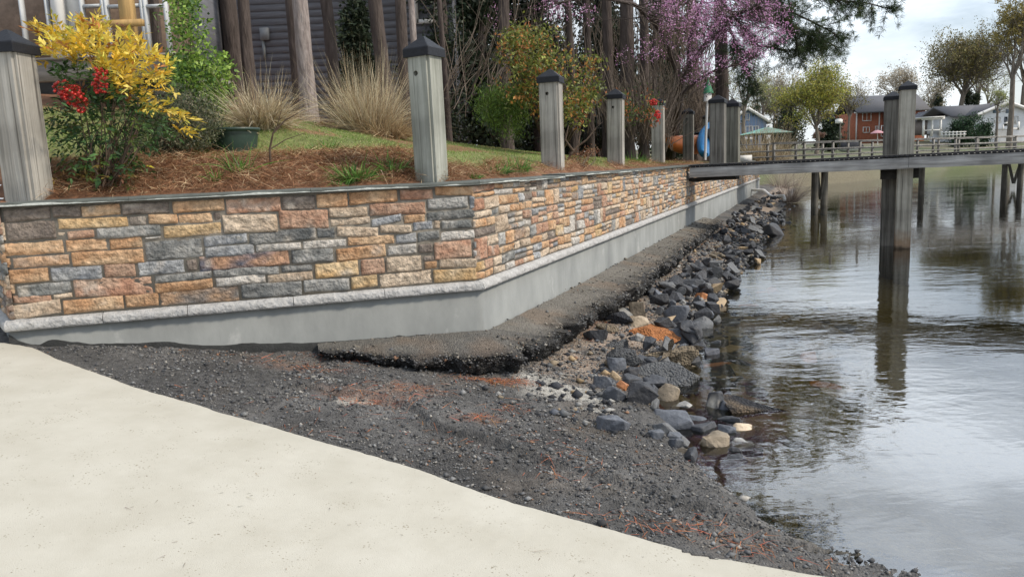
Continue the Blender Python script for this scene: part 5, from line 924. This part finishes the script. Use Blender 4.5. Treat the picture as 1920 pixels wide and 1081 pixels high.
# ================================================================== houses close behind the grove
m_white = M('white_paint', (.74, .73, .70), .6, .06, 4, .1, 40); m_grey = M('grey_siding', (.16, .165, .185), .85, .22, 5, .4, 20, stretch=(.5, .5, 4)); m_glass = M('window_glass', (.022, .028, .034), .06, .3, 2, 0, spec=.9)
m_yel = M('yellow_pine_timber', (.42, .27, .11), .7, .25, 6, .3, 30, stretch=(4, 4, .5)); m_deckw = M('weathered_deck_timber', (.27, .24, .215), .85, .25, 5, .4, 20, stretch=(.6, 3, 3)); m_shing = M('brown_shingle', (.22, .16, .12), .9, .3, 8, .5, 30); m_roof = M('grey_shingle_roof', (.13, .13, .14), .9, .25, 12, .4, 60); m_fr = M('grey_white_frame', (.55, .57, .58), .5, .08, 4)
def pbox(mb, x0, y0, x1, y1, Y, dep, front=0.):     # box whose front face shows at these photo pixels at distance Y
    a = aty(x0, (y0+y1)/2, Y-front); b = aty(x1, (y0+y1)/2, Y-front); z1 = aty((x0+x1)/2, y0, Y-front)[2]; z0 = aty((x0+x1)/2, y1, Y-front)[2]; mb.box([a[0], Y-front, z0], [b[0], Y-front+dep, z1]); return mb
def pb(name, mat, parent, *boxes):
    mb = MB()
    for q in boxes: pbox(mb, *q)
    return mb.build(name, mat, parent)
hb = hitY(190, 11.0); h1 = thing('porch_house', 'house with large dark windows, white columns and a timber porch behind the yellow bush', 'house', hb)
Yh = 11.2
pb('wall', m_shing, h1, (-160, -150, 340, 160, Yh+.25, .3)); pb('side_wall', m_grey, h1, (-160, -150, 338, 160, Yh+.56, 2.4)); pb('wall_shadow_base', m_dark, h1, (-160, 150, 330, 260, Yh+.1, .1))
pb('corner_column', m_white, h1, (92, -150, 110, 130, Yh, .15, .12), (104, -150, 150, 130, Yh, .06, -.06)); 
for x0, x1 in ((150, 195), (196, 268), (269, 312)):
    w = pb('window', m_fr, h1, (x0, -60, x0+5, 115, Yh, .1, .1), (x1-5, -60, x1, 115, Yh, .1, .1), (x0+5, 104, x1-5, 115, Yh, .1, .1), (x0+5, -60, x1-5, -52, Yh, .1, .1), (x0+5, 8, x1-5, 13, Yh, .1, .095)); pb('pane', m_glass, w, (x0+5, -60, x1-5, 105, Yh, .02, .03)).location = (0, 0, 0)
w = pb('window', m_fr, h1, (38, -60, 42, 130, Yh, .1, .1), (86, -60, 90, 130, Yh, .1, .1), (42, 122, 86, 130, Yh, .1, .1)); pb('pane', m_glass, w, (42, -60, 86, 123, Yh, .02, .03))
pb('porch_post', m_yel, h1, (222, -120, 243, 150, Yh-1.2, .16)); pb('porch_rail', m_yel, h1, (140, 38, 266, 50, Yh-1.25, .08)); pb('deck_beam', m_deckw, h1, (58, 107, 330, 148, Yh-1.5, .12), (58, 104, 330, 108, Yh-1.55, 1.6))
pb('porch_step', m_deckw, h1, (300, 150, 420, 162, Yh-.9, .35), (290, 166, 400, 176, Yh-1.2, .35))
hb = hitY(600, 20.5); h2 = thing('siding_house', 'dark grey lap sided house wall behind the trunks', 'house', hb); Yg = 20.0
mb = MB(); zt = aty(600, -170, Yg)[2]; zb = 1.5; z = zb; xa, xb = aty(340, 0, Yg)[0], aty(848, 0, Yg)[0]
while z < zt: mb.add([[xa, Yg, z], [xb, Yg, z], [xb, Yg+.03, z+.17], [xa, Yg+.03, z+.17], [xa, Yg+.03, z], [xb, Yg+.03, z]], [[0, 1, 2, 3], [4, 5, 1, 0]]); z += .17
mb.box([xa, Yg+.035, zb], [xb, Yg+7, zt]); mb.build('wall', m_grey, h2)
w = pb('window', m_white, h2, (776, -60, 782, 44, Yg, .06, .06), (812, -60, 818, 44, Yg, .06, .06), (782, 36, 812, 44, Yg, .06, .06), (782, -5, 812, 0, Yg, .06, .055), (795, -60, 798, -5, Yg, .06, .05)); pb('pane', m_glass, w, (782, -60, 812, 37, Yg, .02, .02))
pb('downpipe', m_white, h2, (450, -150, 456, 60, Yg, .08, .08)); mm_ = pb('meter_box', M('grey_metal', (.20, .21, .22), .5, .1, 5), h2, (487, 52, 503, 75, Yg, .12, .12), (492, 75, 497, 110, Yg, .05, .05))
pb('stair_stringer', m_deckw, h2, (352, -20, 362, 60, Yg-1.2, .1), (356, -20, 372, 25, Yg-1.3, .1), (390, 0, 400, 90, Yg-1.2, .1)); pb('eave', m_white, h2, (340, -180, 850, -168, Yg-.5, 1.))
# ================================================================== kayaks, birdhouse, gate
def kayak(label, mat, bow, stern, rz_tilt, Lk, wk, hk):
    d = stern-bow; L = np.linalg.norm(d); d = d/L; side = norm(np.cross(d, [0, 0, 1.])); upv = np.cross(side, d); c, s = math.cos(rz_tilt), math.sin(rz_tilt); side, upv = side*c+upv*s, upv*c-side*s
    t = thing('kayak', label, 'kayak', bow); u = np.linspace(0, 1, 40); th = np.linspace(0, 2*np.pi, 25)
    prof = np.clip(np.sin(np.pi*u)**.62, .015, 1); rock_ = .10*(2*u-1)**2+.16*np.clip((.1-u)/.1, 0, 1)**1.5+.10*np.clip((u-.9)/.1, 0, 1)
    cs, sn = np.cos(th), np.sin(th); ez = np.where(sn > 0, .55*np.abs(sn)**.8, -.9*np.abs(sn)**.7); ey = np.sign(cs)*np.abs(cs)**.8
    V = bow+u[:, None, None]*L*d+(prof[:, None]*ey[None]*wk/2)[..., None]*side+((prof[:, None]**.6*ez[None])*hk/2+rock_[:, None]+hk*.45)[..., None]*upv
    mb = MB(); mb.grid(V); mb.build('hull', mat, t, smooth=True)
    a = np.linspace(0, 2*np.pi, 30); R2 = bow+(L*(.52+.13*np.cos(a)))[:, None]*d+(np.sin(a)*wk*.33)[:, None]*side+(hk*.45+.5*hk/2+.05)*upv; mb = MB(); mb.tube(R2, .025, 5); mb.add(np.vstack([R2, R2.mean(0)-upv*.04]), [[i, (i+1) % 30, 30] for i in range(30)]); mb.build('cockpit_rim', m_rub, t)
    mb = MB(); mb.tube([bow+L*.03*d+upv*.34, bow+L*.05*d+upv*.40, bow+L*.08*d+upv*.36], .012, 5); mb.build('handle', m_rub, t); return t
m_or = M('orange_plastic', (.62, .165, .045), .4, .1, 6, 0, spec=.5, c2=(.70, .24, .08)); m_bl = M('blue_plastic', (.02, .20, .50), .4, .12, 6, 0, spec=.5, c2=(.03, .32, .66))
k0 = aty(1255, 292, 22); k0[2] = max(float(land_z(*k0[:2])), aty(1255, 300, 22)[2]-.05)
b1 = aty(1254, 268, 22.2)-[0, 0, .30]; s1 = aty(1352, 262, 24.0)-[0, 0, .40]
kayak('orange kayak with its pointed bow showing left of the dark post', m_or, b1, s1, .3, 3, .74, .70)
b2 = aty(1303, 300, 22.2)-[0, 0, .05]; s2 = aty(1330, 235, 23.8)
kayak('blue kayak tilted up between the two dark posts', m_bl, b2, s2, -1.0, 3, .62, .46)
Yb2 = 21.5; bb = aty(1322, 300, Yb2); bh = thing('birdhouse', 'white birdhouse with a green cone roof on a tall white pole', 'birdhouse', bb); m_bgr = M('green_roof_paint', (.06, .24, .13), .55, .15, 8); 
p = aty(1326, 190, Yb2); q = aty(1322, 300, Yb2); mb = MB(); mb.tube([q, p], .034, 10); mb.build('pole', m_white, bh)
k = Yb2/FPX; mb = MB(); lathe(mb, [(0, 0), (8*k, 0), (8.5*k, 1*k), (7*k, 2*k), (7.2*k, 18*k), (0, 19*k)], 8, aty(1327, 191, Yb2)); mb.build('box', m_white, bh)
mb = MB(); lathe(mb, [(10*k, 0), (9.6*k, 1*k), (3.6*k, 17*k), (.5*k, 24*k), (0, 33*k)], 8, aty(1328, 175, Yb2)); mb.build('roof', m_bgr, bh); mb = MB(); c = aty(1326, 181, Yb2-.09); lathe(mb, [(0, 0), (1.6*k, 0), (1.6*k, .01)], 12, (0, 0, 0)); V = mb.V[0][:, [0, 2, 1]]+c; mb.V[0] = V; mb.build('entrance_hole', m_rub, bh)
gb_ = hitY(1110, 24); ga = thing('metal_gate', 'black metal gate in the shade behind the third post', 'gate', gb_); mb = MB()
for x in range(1098, 1134, 5): pbox(mb, x, 205, x+1.6, 275, 24, .03)
pbox(mb, 1096, 203, 1136, 206, 24, .04); pbox(mb, 1096, 240, 1136, 242, 24, .04); mb.build('bars', m_rub, ga); pb('frame', m_rub, ga, (1093, 198, 1097, 282, 24, .06), (1134, 198, 1138, 282, 24, .06))
# ================================================================== shore end: pipe, reeds, dead brush
mb = MB(); pp = np.array([aty(1404, 330, 33.2), aty(1404, 355, 32.2), aty(1432, 357, 30.4), aty(1447, 369, 29.2), aty(1470, 367, 28.8), aty(1472, 380, 28.6)]); qq = resample(np.vstack([pp, pp[-1:]*1.0003]), .12); mb.tube(qq, .06, 10)
tag(mb.build('drain_pipe', m_white, loc=pp[0]), 'white plastic drain pipe stepping down over the rocks at the wall end', 'pipe')
def gz_any(X, Y): return np.maximum(ground_z(X, Y), -1)
RE = [(.42, .34, .22), (.32, .25, .16), (.52, .43, .29), (.24, .18, .11)]
base = aty(1428, 305, 25.2); base[2] = .35; 
for i, (px, yt, n) in enumerate([(1420, 236, 460), (1444, 248, 380), (1466, 268, 240)]):
    b = aty(px, 300, 33.5+.5*i); b[2] = 1.2
    grass_clump(['tall tan reed clump at the wall end', 'tan reed clump right of the tallest reeds', 'low tan reeds drooping over the railed dock'][i], 0, 0, yt, n, 26, RE, [.35, .25, .25, .15], .5, lean=.22, w=.022, name='reed_clump', base=b, short=.6, group='reeds at the end of the wall')
for px, py in ((1482, 368), (1462, 345)):
    b = onz(px, py+12, .0); b[2] = .05; grass_clump(['bare tangled brush leaning over the water below the reeds', 'dead brush on the rocks beside the drain pipe'][px < 1470], 0, 0, py-30, 260, 34, [(.30, .24, .20), (.22, .17, .14), (.38, .32, .27)], [.4, .3, .3], .5, lean=.9, w=.016, name='dead_brush', base=b)
pb('landing', m_white, None, (1382, 291, 1410, 303, 27, .5)); o = bpy.data.objects['landing']; tag(o, 'small pale stone block beside the wall end', 'block')
# ================================================================== railed dock beyond
m_rail = wood('dock_rail_wood', (.20, .19, .17), (.42, .40, .37)); m_pil = wood('old_piling', (.06, .055, .045), (.20, .185, .155))
A = aty(1452, 300, 26.0)[:2]; B = aty(1925, 288, 33.9)[:2]; dd = (B-A)/np.linalg.norm(B-A); nn = np.array([-dd[1], dd[0]]); LD2 = np.linalg.norm(B-A)+12
d2 = thing('railed_dock', 'long grey dock with plank railings standing behind the near dock', 'dock', (A[0], A[1], 1.6))
def ob(mb, s0, s1, n0, n1, z0, z1): mb.box([s0, n0, z0], [s1, n1, z1], ax=(np.array([*dd, 0]), np.array([*nn, 0])), org=[A[0], A[1], 0])
mb = MB(); ob(mb, -.6, LD2, 0, 1.7, 1.63, 1.69); mb.build('deck_boards', m_deck, d2); mb = MB(); ob(mb, -.6, LD2, -.05, 0, 1.42, 1.68); mb.build('fascia_board', m_fas, d2)
for nof in (0.02, 1.62):
    for i, s in enumerate(np.arange(0, LD2, 1.5)): mb = MB(); ob(mb, s, s+.07, nof, nof+.07, 1.69, 2.26); mb.build('rail_post', m_rail, d2)
    mb = MB(); ob(mb, 0, LD2, nof-.02, nof+.13, 2.262, 2.30); mb.build('top_rail', m_rail, d2); mb = MB(); ob(mb, 0, LD2, nof-.032, nof-.003, 2.0, 2.055); ob(mb, 0, LD2, nof-.032, nof-.003, 1.80, 1.85); mb.build('lower_rail', m_rail, d2)
for px, py in [(1527, 386), (1545, 384), (1727, 362), (1882, 352), (1912, 352)]:
    p = onz(px, py, 0); mb = MB(); mb.tube([p+[0, 0, -1.5], p+[0, 0, 1.62]], .12, 10); mb.build('piling', m_pil, d2)
for (x0, x1) in ((1527, 1545), (1882, 1912)):
    a, b = onz(x0, 384 if x0 < 1600 else 352, 0), onz(x1, 384 if x0 < 1600 else 352, 0); mb = MB(); mb.tube([a+[0, -.1, 1.5], (a+b)/2+[0, -.1, .2]], .06, 6); mb.tube([b+[0, -.12, 1.5], (a+b)/2+[0, -.12, .2]], .06, 6); mb.build('cross_brace', m_pil, d2)
# ================================================================== far shore buildings
m_brick = M('red_brick', (.33, .115, .065), .9, .22, 2.5, .3, 8); m_blue = M('blue_siding', (.20, .28, .43), .8, .1, 2, .3, 8, stretch=(.3, .3, 5)); m_wside = M('white_siding', (.68, .70, .72), .8, .07, 1.5); m_teal = M('green_metal_roof', (.08, .32, .23), .5, .12, 3); m_brownr = M('brown_roof', (.16, .12, .10), .9, .2, 3); m_bgl = M('sky_blue_glass', (.10, .16, .24), .08, .2, 1, 0, spec=.9)
def windows(par, Y, lst, glass=m_bgl, mull=True):
    for x0, y0, x1, y1 in lst:
        bx = [(x0, y0, x0+1.2, y1, Y, .1, .14), (x1-1.2, y0, x1, y1, Y, .1, .14), (x0+1.2, y0, x1-1.2, y0+1.2, Y, .1, .14), (x0+1.2, y1-1.2, x1-1.2, y1, Y, .1, .14)]
        if mull: xm = (x0+x1)/2; bx.append((xm-.5, y0+1.2, xm+.5, y1-1.2, Y, .08, .11))
        w = pb('window', m_white, par, *bx); pb('pane', glass, w, (x0+1.2, y0+1.2, x1-1.2, y1-1.2, Y, .05, .06))
def gable_roof(mb, xa, xb, ya, yb, z0, zr, axis='x', ov=.4, th=.25):
    if axis == 'x': V = [[xa-ov, ya-ov, z0], [xb+ov, ya-ov, z0], [xb+ov, (ya+yb)/2, zr], [xa-ov, (ya+yb)/2, zr], [xa-ov, yb+ov, z0], [xb+ov, yb+ov, z0]]
    else: V = [[xa-ov, ya-ov, z0], [xa-ov, yb+ov, z0], [(xa+xb)/2, yb+ov, zr], [(xa+xb)/2, ya-ov, zr], [xb+ov, ya-ov, z0], [xb+ov, yb+ov, z0]]
    V = np.array(V, float); W_ = V+[0, 0, -th]; mb.add(np.vstack([V, W_]), [[0, 1, 2, 3], [3, 2, 5, 4], [6, 9, 8, 7], [9, 10, 11, 8], [0, 6, 7, 1], [4, 5, 11, 10], [0, 3, 9, 6], [3, 4, 10, 9], [1, 7, 8, 2], [2, 8, 11, 5]])
Y3 = 150; o3 = hitY(1660, Y3, far_z); bhs = thing('brick_house', 'red brick two storey house with grey roof across the water', 'house', o3)
xa, xb = aty(1603, 230, Y3)[0], aty(1733, 225, Y3)[0]; ze = aty(1650, 209, Y3)[2]; zr = aty(1650, 192, Y3)[2]
mb = MB(); mb.box([xa, Y3, o3[2]-2], [xb, Y3+9, ze]); mb.box([aty(1655, 230, Y3)[0], Y3-1.2, o3[2]-2], [xb-.5, Y3, ze-.1]); mb.build('wall', m_brick, bhs)
mb = MB(); gable_roof(mb, xa, xb, Y3-1.2, Y3+9, ze, zr+1.6); mb.build('roof', m_roof, bhs); pb('downpipe', m_white, bhs, (1605, 212, 1607, 262, Y3, .15, .15)); pb('downpipe', m_white, bhs, (1648, 208, 1650, 250, Y3, .15, .15)); pb('gutter', m_white, bhs, (1602, 209, 1660, 211.5, Y3, .2, .75)); mb = MB(); 
windows(bhs, Y3, [(1617, 211, 1634, 227), (1618, 238, 1631, 249), (1641, 236, 1648, 250)]); windows(bhs, Y3-1.2, [(1658, 208, 1668, 222), (1652, 235, 1666, 256)])
Y4 = 110; o4 = hitY(1410, Y4, far_z); blu = thing('blue_house', 'blue gabled house with white trim far behind the paired dock pilings', 'house', o4)
xa, xb, xm = aty(1378, 240, Y4)[0], aty(1437, 240, Y4)[0], aty(1400, 240, Y4)[0]; zr = aty(1401, 204, Y4)[2]; zf = o4[2]-2; ze = aty(1436, 229, Y4)[2]; zl = ze
mb = MB(); V = [[xa, Y4, zf], [xb, Y4, zf], [xb, Y4, ze], [xm, Y4, zr], [xa, Y4, zl]]; V2 = [[v[0], Y4+12, v[2]] for v in V]; mb.add(V+V2, [[0, 1, 2, 3, 4]]); mb.add(V+V2, [[0, 4, 9, 5], [1, 6, 7, 2]]); mb.add(V+V2, [[9, 8, 7, 6, 5]]); mb.build('wall', m_blue, blu)
mb = MB(); gable_roof(mb, xm-(xb-xm), xb, Y4, Y4+12, ze+.05, zr+.15, 'y', .5, .3); mb.build('roof', m_roof, blu)
mb = MB(); 
for sgn in (1, -1): mb.tube([[xm, Y4-.55, zr+.05], [xm+sgn*(xb-xm+.5), Y4-.55, ze-.1]], .22, 4)
mb.build('gable_trim', m_white, blu); windows(blu, Y4, [(1395, 212, 1406, 226), (1398, 236, 1411, 253), (1411, 236, 1423, 253)]); pb('deck', m_wside, blu, (1383, 258, 1412, 262, Y4, 1.5, 1.5)); pb('side_eave', m_roof, blu, (1383, 230, 1398, 232.5, Y4, .4, .5))
Y5 = 120; o5 = hitY(1850, Y5, far_z); wh = thing('white_house', 'white gabled house with dark grey roof and blue windows across the water', 'house', o5)
xm = aty(1885, 200, Y5)[0]; xa, xb = aty(1838, 220, Y5)[0], aty(1935, 220, Y5)[0]; zr = aty(1883, 192, Y5)[2]; ze = aty(1838, 214, Y5)[2]; zf = o5[2]-2
mb = MB(); V = [[xa, Y5, zf], [xb, Y5, zf], [xb, Y5, ze], [xm, Y5, zr], [xa, Y5, ze]]; V2 = [[v[0], Y5+14, v[2]] for v in V]; mb.add(V+V2, [[0, 1, 2, 3, 4]]); mb.add(V+V2, [[0, 4, 9, 5], [1, 6, 7, 2]]); pbox(mb, 1790, 216, 1840, 246, Y5+4, 8); mb.build('wall', m_wside, wh)
mb = MB(); gable_roof(mb, xa, xb, Y5, Y5+14, ze+.1, zr+.2, 'y', .6, .35); gable_roof(mb, aty(1786, 210, Y5+3)[0], xm+2, Y5+3, Y5+13, aty(1790, 217, Y5+3)[2], aty(1850, 196, Y5+8)[2], 'x', .3, .3); mb.build('roof', m_roof, wh)
mb = MB()
for sgn in (1, -1): mb.tube([[xm, Y5-.65, zr+.0], [xm+sgn*((xb-xa)/2+.6), Y5-.65, ze-.15]], .25, 4)
mb.build('gable_trim', m_white, wh); windows(wh, Y5, [(1865, 219, 1877, 230), (1898, 217, 1904, 232), (1905, 217, 1911, 232)], mull=False); pb('gable_window', m_bgl, wh, (1862, 205, 1876, 212, Y5, .05, .05), (1886, 205, 1900, 212, Y5, .05, .05)); pb('door', m_glass, wh, (1883, 219, 1889, 236, Y5, .05, .05)); pb('porch_rail', m_white, wh, (1880, 234, 1882, 245, Y5-2, .2), (1884, 229, 1890, 232, Y5-2, .2), (1908, 228, 1912, 244, Y5-2, .2), (1882, 240, 1910, 243, Y5-2, 1.5)); pb('chimney', m_white, wh, (1893, 188, 1901, 203, Y5+6, 1.))
Y6 = 135; o6 = hitY(1770, Y6, far_z); sh = thing('grey_house', 'grey brown house with small white trimmed gables left of the white house', 'house', o6); mb = MB(); pbox(mb, 1738, 222, 1796, 250, Y6, 8); mb.build('wall', M('grey_brown_siding', (.22, .19, .17), .85, .15, 3), sh); mb = MB(); x1_, x2_ = aty(1752, 215, Y6)[0], aty(1788, 215, Y6)[0]; gable_roof(mb, x1_, x2_, Y6-1.5, Y6+8, aty(1770, 221, Y6)[2], aty(1770, 204, Y6)[2], 'y', .4, .3); x1_, x2_ = aty(1738, 215, Y6)[0], aty(1758, 215, Y6)[0]; gable_roof(mb, x1_, x2_, Y6-1, Y6+7, aty(1748, 222, Y6)[2], aty(1748, 211, Y6)[2], 'y', .4, .3); mb.build('roof', m_roof, sh)
mb = MB(); c0_, c1_, cm_ = aty(1751, 222, Y6-2.2), aty(1789, 220, Y6-2.2), aty(1770, 204, Y6-2.2); mb.tube([c0_, cm_, c1_], .22, 4); mb.build('gable_trim', m_white, sh)
# pavilion with a green hip roof
Y7 = 66; o7 = hitY(1450, Y7, far_z); pv = thing('pavilion', 'open boat shelter with a bright green hip roof', 'pavilion', o7); xa, xb = aty(1408, 255, Y7)[0], aty(1488, 255, Y7)[0]; xm = aty(1455, 240, Y7)[0]; ze = aty(1450, 249, Y7)[2]; zr = aty(1455, 236, Y7)[2]
mb = MB(); V = np.array([[xa, Y7, ze], [xb, Y7, ze], [xb, Y7+4.5, ze], [xa, Y7+4.5, ze], [xm-.1, Y7+2.2, zr], [xm+.1, Y7+2.2, zr]]); 
mr_ = MB(); mr_.add(V, [[0, 4, 3, 3]] if False else [[0, 4, 3]]); mr_.build('roof_side', m_teal, pv); mr_ = MB(); mr_.add(V, [[0, 1, 5, 4], [2, 3, 4, 5]]); mr_.add(V, [[1, 2, 5]]); mr_.add(V+[0, 0, -.04], [[3, 2, 1, 0]]); mr_.build('roof', M('weathered_green_roof', (.16, .15, .13), .8, .3, 2, c2=(.12, .30, .22)), pv)
mb = MB()
for x in np.linspace(xa+.3, xb-.3, 5):
    for yy in (Y7+.3, Y7+4.2): mb = MB(); mb.box([x, yy, o7[2]-.6], [x+.16, yy+.16, ze-.05]); mb.build('shelter_post', m_dark, pv)
mb = MB(); mb.box([xa+.4, Y7+1.2, o7[2]-.3], [xb-.6, Y7+3.6, o7[2]+.75]); mb.build('stored_gear', m_dark, pv)
Y8 = 100; pg = thing('pergola', 'white pergola frame between the dock pilings and the grey house', 'pergola', hitY(1750, Y8, far_z)); pb('beam', m_white, pg, (1730, 220.5, 1772, 224.5, Y8, .3, 0), (1730, 218.5, 1772, 220.5, Y8-.3, 4)); 
for x in (1731, 1747, 1763): pb('pergola_post', m_white, pg, (x, 224.5, x+2.6, 256, Y8, .25))
pb('rail', m_white, pg, (1733, 243, 1766, 245, Y8, .1))
fn_ = thing('white_fence', 'low white rail fence running right of the pergola', 'fence', hitY(1790, 95, far_z)); 
for x in range(1766, 1812, 7): pb('fence_post', m_white, fn_, (x, 246, x+1.6, 258, 95, .15))
pb('fence_rail', m_white, fn_, (1766, 247, 1812, 248.5, 95, .08, .09), (1766, 252, 1812, 253.2, 95, .08, .09))
Y9 = 70; lp_ = thing('pole_lamp', 'white box lamp on a thin pole in front of the yellow green tree', 'lamp', hitY(1575, Y9, far_z)); pb('pole', m_pil, lp_, (1574.5, 230, 1576.5, 275, Y9, .1)); pb('lamp_housing', m_white, lp_, (1569, 224, 1580, 231, Y9, .35), (1571, 222.5, 1578, 224, Y9, .3, -.03))
cb = hitY(1588, 90, far_z); cv = thing('covered_boat', 'dark covered boat stored on the shore beside the brick house', 'boat', cb); mb = MB(); u = np.linspace(0, 1, 16); th = np.linspace(0, np.pi, 13); pr_ = np.sin(np.pi*np.clip(u, .02, .98))**.45; V = np.stack([cb[0]-1.2+u[:, None]*3.0+0*th, cb[1]+pr_[:, None]*np.cos(th)*.9, cb[2]+.5+pr_[:, None]*np.sin(th)*.8], -1); mb.grid(V); mb.build('cover', M('dark_canvas', (.03, .032, .04), .85, .3, 4, .3, 10), cv, smooth=True); V2 = V.copy(); V2[..., 2] = cb[2]+.5-(V[..., 2]-cb[2]-.5)*.7; mb = MB(); mb.grid(V2); mb.build('hull', m_wside, cv, smooth=True)
um = thing('patio_umbrella', 'faded pink patio umbrella in front of the brick house', 'umbrella', hitY(1645, 120, far_z)); k = 120/FPX; mb = MB(); lathe(mb, [(13*k, 0), (12*k, 1.2*k), (6*k, 4.5*k), (0, 6*k)], 8, aty(1645, 250, 120)); mb.build('canopy', M('pink_canvas', (.50, .27, .30), .8, .1, 5), um); mb = MB(); mb.tube([hitY(1645, 120, far_z), aty(1645, 247, 120)], .06, 6); mb.build('pole', m_white, um)
# ================================================================== far trees
def far_tree(label, px, Y, ytop, wpx, ybase_crown, pals, pr, n, leaf, bark=None, depth=3, nb=4, name='spring_tree', group='trees on the far shore', stems_=1, spread=.75, cat='tree', up=.05, sig=None):
    b = aty(px, 250, Y); b[2] = float(far_z(b[0], b[1])); zt = aty(px, ytop, Y)[2]; zc = aty(px, ybase_crown, Y)[2]; h = zt-b[2]; rw = wpx*Y/FPX/2; t = thing(name, label, cat, b, group); lb = MB(); tips = []
    r = .012*h+.06; hc = max(zc-b[2], .15*h)
    for s in range(stems_):
        o = np.array([R.normal(0, .02*h), 0, 0])*(stems_ > 1); top = np.array([b[0]+o[0]*4, b[1], b[2]+hc]); lb.tube([b+o+[0, 0, -.5], (b+o+top)/2+[R.normal(0, .01*h), 0, 0], top], [r*1.25, r, r*.85], 7, cap=False)
        hr = h-hc
        for k in range(nb+2):
            a = 6.283*k/(nb+2)+R.uniform(-.4, .4); el = R.uniform(.3, 1.5); d = np.array([math.cos(a)*math.cos(el)*rw/max(hr, .1)*1.6, math.sin(a)*math.cos(el)*rw/max(hr, .1)*1.2, math.sin(el)+.25])
            branch(lb, top+[0, 0, -R.uniform(0, .25)*hc*.6], d, hr*.42*R.uniform(.85, 1.1), r*.5, depth, tips, nb, spread, up, .13, .66)
    T = np.array(tips); c0 = np.array([b[0], b[1], (zt+zc)/2]); q = np.sqrt((((T-c0)/np.array([rw*1.05, rw*1.05, (zt-zc)/2*1.08]))**2).sum(1)); keep = q < 1.12
    if keep.sum() > 20: T = T[keep]
    lb.build('trunk', bark or m_barkf, t)
    if n: mb = MB(); clumps(mb, T, n, sig or rw*.055, leaf, leaf*.65, pals, pr); mb.build('crown', m_leaf, t)
    return t
YG = [(.38, .36, .07), (.27, .30, .06), (.46, .38, .09), (.18, .20, .05)]; OL = [(.17, .15, .055), (.24, .21, .07), (.11, .11, .04), (.28, .22, .10)]; WH = [(.55, .50, .42), (.42, .37, .28), (.36, .30, .20)]; GS = [(.26, .30, .12), (.34, .34, .16)]
far_tree('broad yellow green spring tree left of the brick house', 1530, 80, 98, 150, 235, YG, [.35, .3, .2, .15], 15000, .19, nb=5, depth=4, sig=.26)
far_tree('bare tree with faint pale buds above the brick house roof', 1690, 165, 108, 110, 190, WH, [.4, .3, .3], 3600, .34, nb=4)
far_tree('tall tree with dense olive brown crown behind the grey house', 1788, 140, 32, 125, 170, OL, [.35, .3, .2, .15], 15000, .34, stems_=2, nb=5, depth=4, sig=.42)
far_tree('tall olive yellow tree at the right edge with a thick trunk', 1893, 92, -40, 80, 140, [(.30, .25, .07), (.22, .19, .06), (.38, .29, .08), (.13, .12, .05)], [.35, .3, .2, .15], 9000, .22, nb=4)
far_tree('bare slender tree between the tall olive tree and the right edge tree', 1850, 150, 95, 70, 190, GS, [.5, .5], 900, .3)
far_tree('bare tree right of the tallest olive tree', 1832, 160, 40, 70, 180, WH, [.4, .3, .3], 900, .3, nb=4)
far_tree('second trunk at the right edge behind the white house', 1915, 135, -30, 60, 160, OL, [.4, .3, .2, .1], 3000, .3)
far_tree('bare leaning tree above the blue house', 1430, 118, 110, 90, 215, GS, [.5, .5], 1300, .25, nb=4)
far_tree('bare tree with fine twigs left of the yellow green tree', 1475, 110, 90, 90, 205, WH, [.4, .3, .3], 1500, .24, nb=4)
far_tree('bare thin tree beside the pine trunk over the blue house', 1395, 95, 70, 80, 200, GS, [.5, .5], 1000, .2, nb=4)
far_tree('bare tree right of the yellow green tree', 1605, 170, 130, 80, 215, WH, [.4, .3, .3], 800, .3, nb=4)
far_tree('bare budding tree left of the brick house chimney end', 1592, 140, 140, 70, 215, OL, [.4, .3, .2, .1], 1500, .26, nb=4)
far_tree('pale green spring tree behind the blue house', 1452, 140, 128, 70, 210, GS, [.5, .5], 2600, .26, nb=4)
far_tree('bare tree above the pergola', 1745, 175, 130, 80, 200, WH, [.4, .3, .3], 1300, .3, nb=4)
far_tree('small bare tree in front of the white house', 1868, 105, 150, 60, 205, GS, [.5, .5], 900, .2, nb=4)
far_tree('pink budding shrub under the yellow green tree', 1535, 84, 240, 36, 262, [(.30, .17, .15), (.22, .15, .10)], [.5, .5], 1500, .13, depth=2, name='budding_shrub', cat='shrub')
for lab, px, Y, h, w, sh_ in [('dark evergreen behind the green roofed shelter', 1478, 88, 6.0, 70, 1.), ('dark conifer between the brick house and the grey house', 1757, 165, 9, 36, 1.), ('dark conifer behind the white house roof', 1812, 160, 9.5, 30, 1.), ('second dark conifer behind the white house roof', 1826, 158, 8.5, 26, 1.), ('dark evergreen below the yellow green tree', 1555, 92, 3.2, 60, .5)]:
    evergreen(lab, px, Y, h, w, fn=far_z, n=4200, leaf=.36, group='conifers on the far shore', shape=sh_)
for lab, px, Y, h, w in [('large dark green laurel bush in front of the white house', 1818, 100, 3.4, 56), ('dark bush left of the large laurel bush', 1795, 102, 2.9, 34), ('small dark bush right of the large laurel bush', 1846, 101, 2.6, 36)]:
    evergreen(lab, px, Y, h, w, name='laurel_bush', fn=far_z, n=3200, leaf=.28, group='bushes before the white house', shape=.35, cat='bush', pals=[(.035, .07, .035), (.05, .10, .045), (.02, .04, .022)], pr=(.4, .35, .25))
for i in range(44):                         # woods closing the far horizon
    px = -150+i*47+R.uniform(-20, 20); Y = R.uniform(190, 260); 
    if 1250 < px < 1960: Y = R.uniform(210, 300)
    far_tree('hazy bare woodland tree far behind the houses', px, Y, R.uniform(135, 200) if px > 1350 else R.uniform(60, 170), R.uniform(60, 100), 235, [(.20, .18, .10), (.14, .13, .08), (.25, .20, .13)], [.4, .3, .3], 2300, .5, depth=2, nb=4, name='woodland_tree', group='far woodland trees')
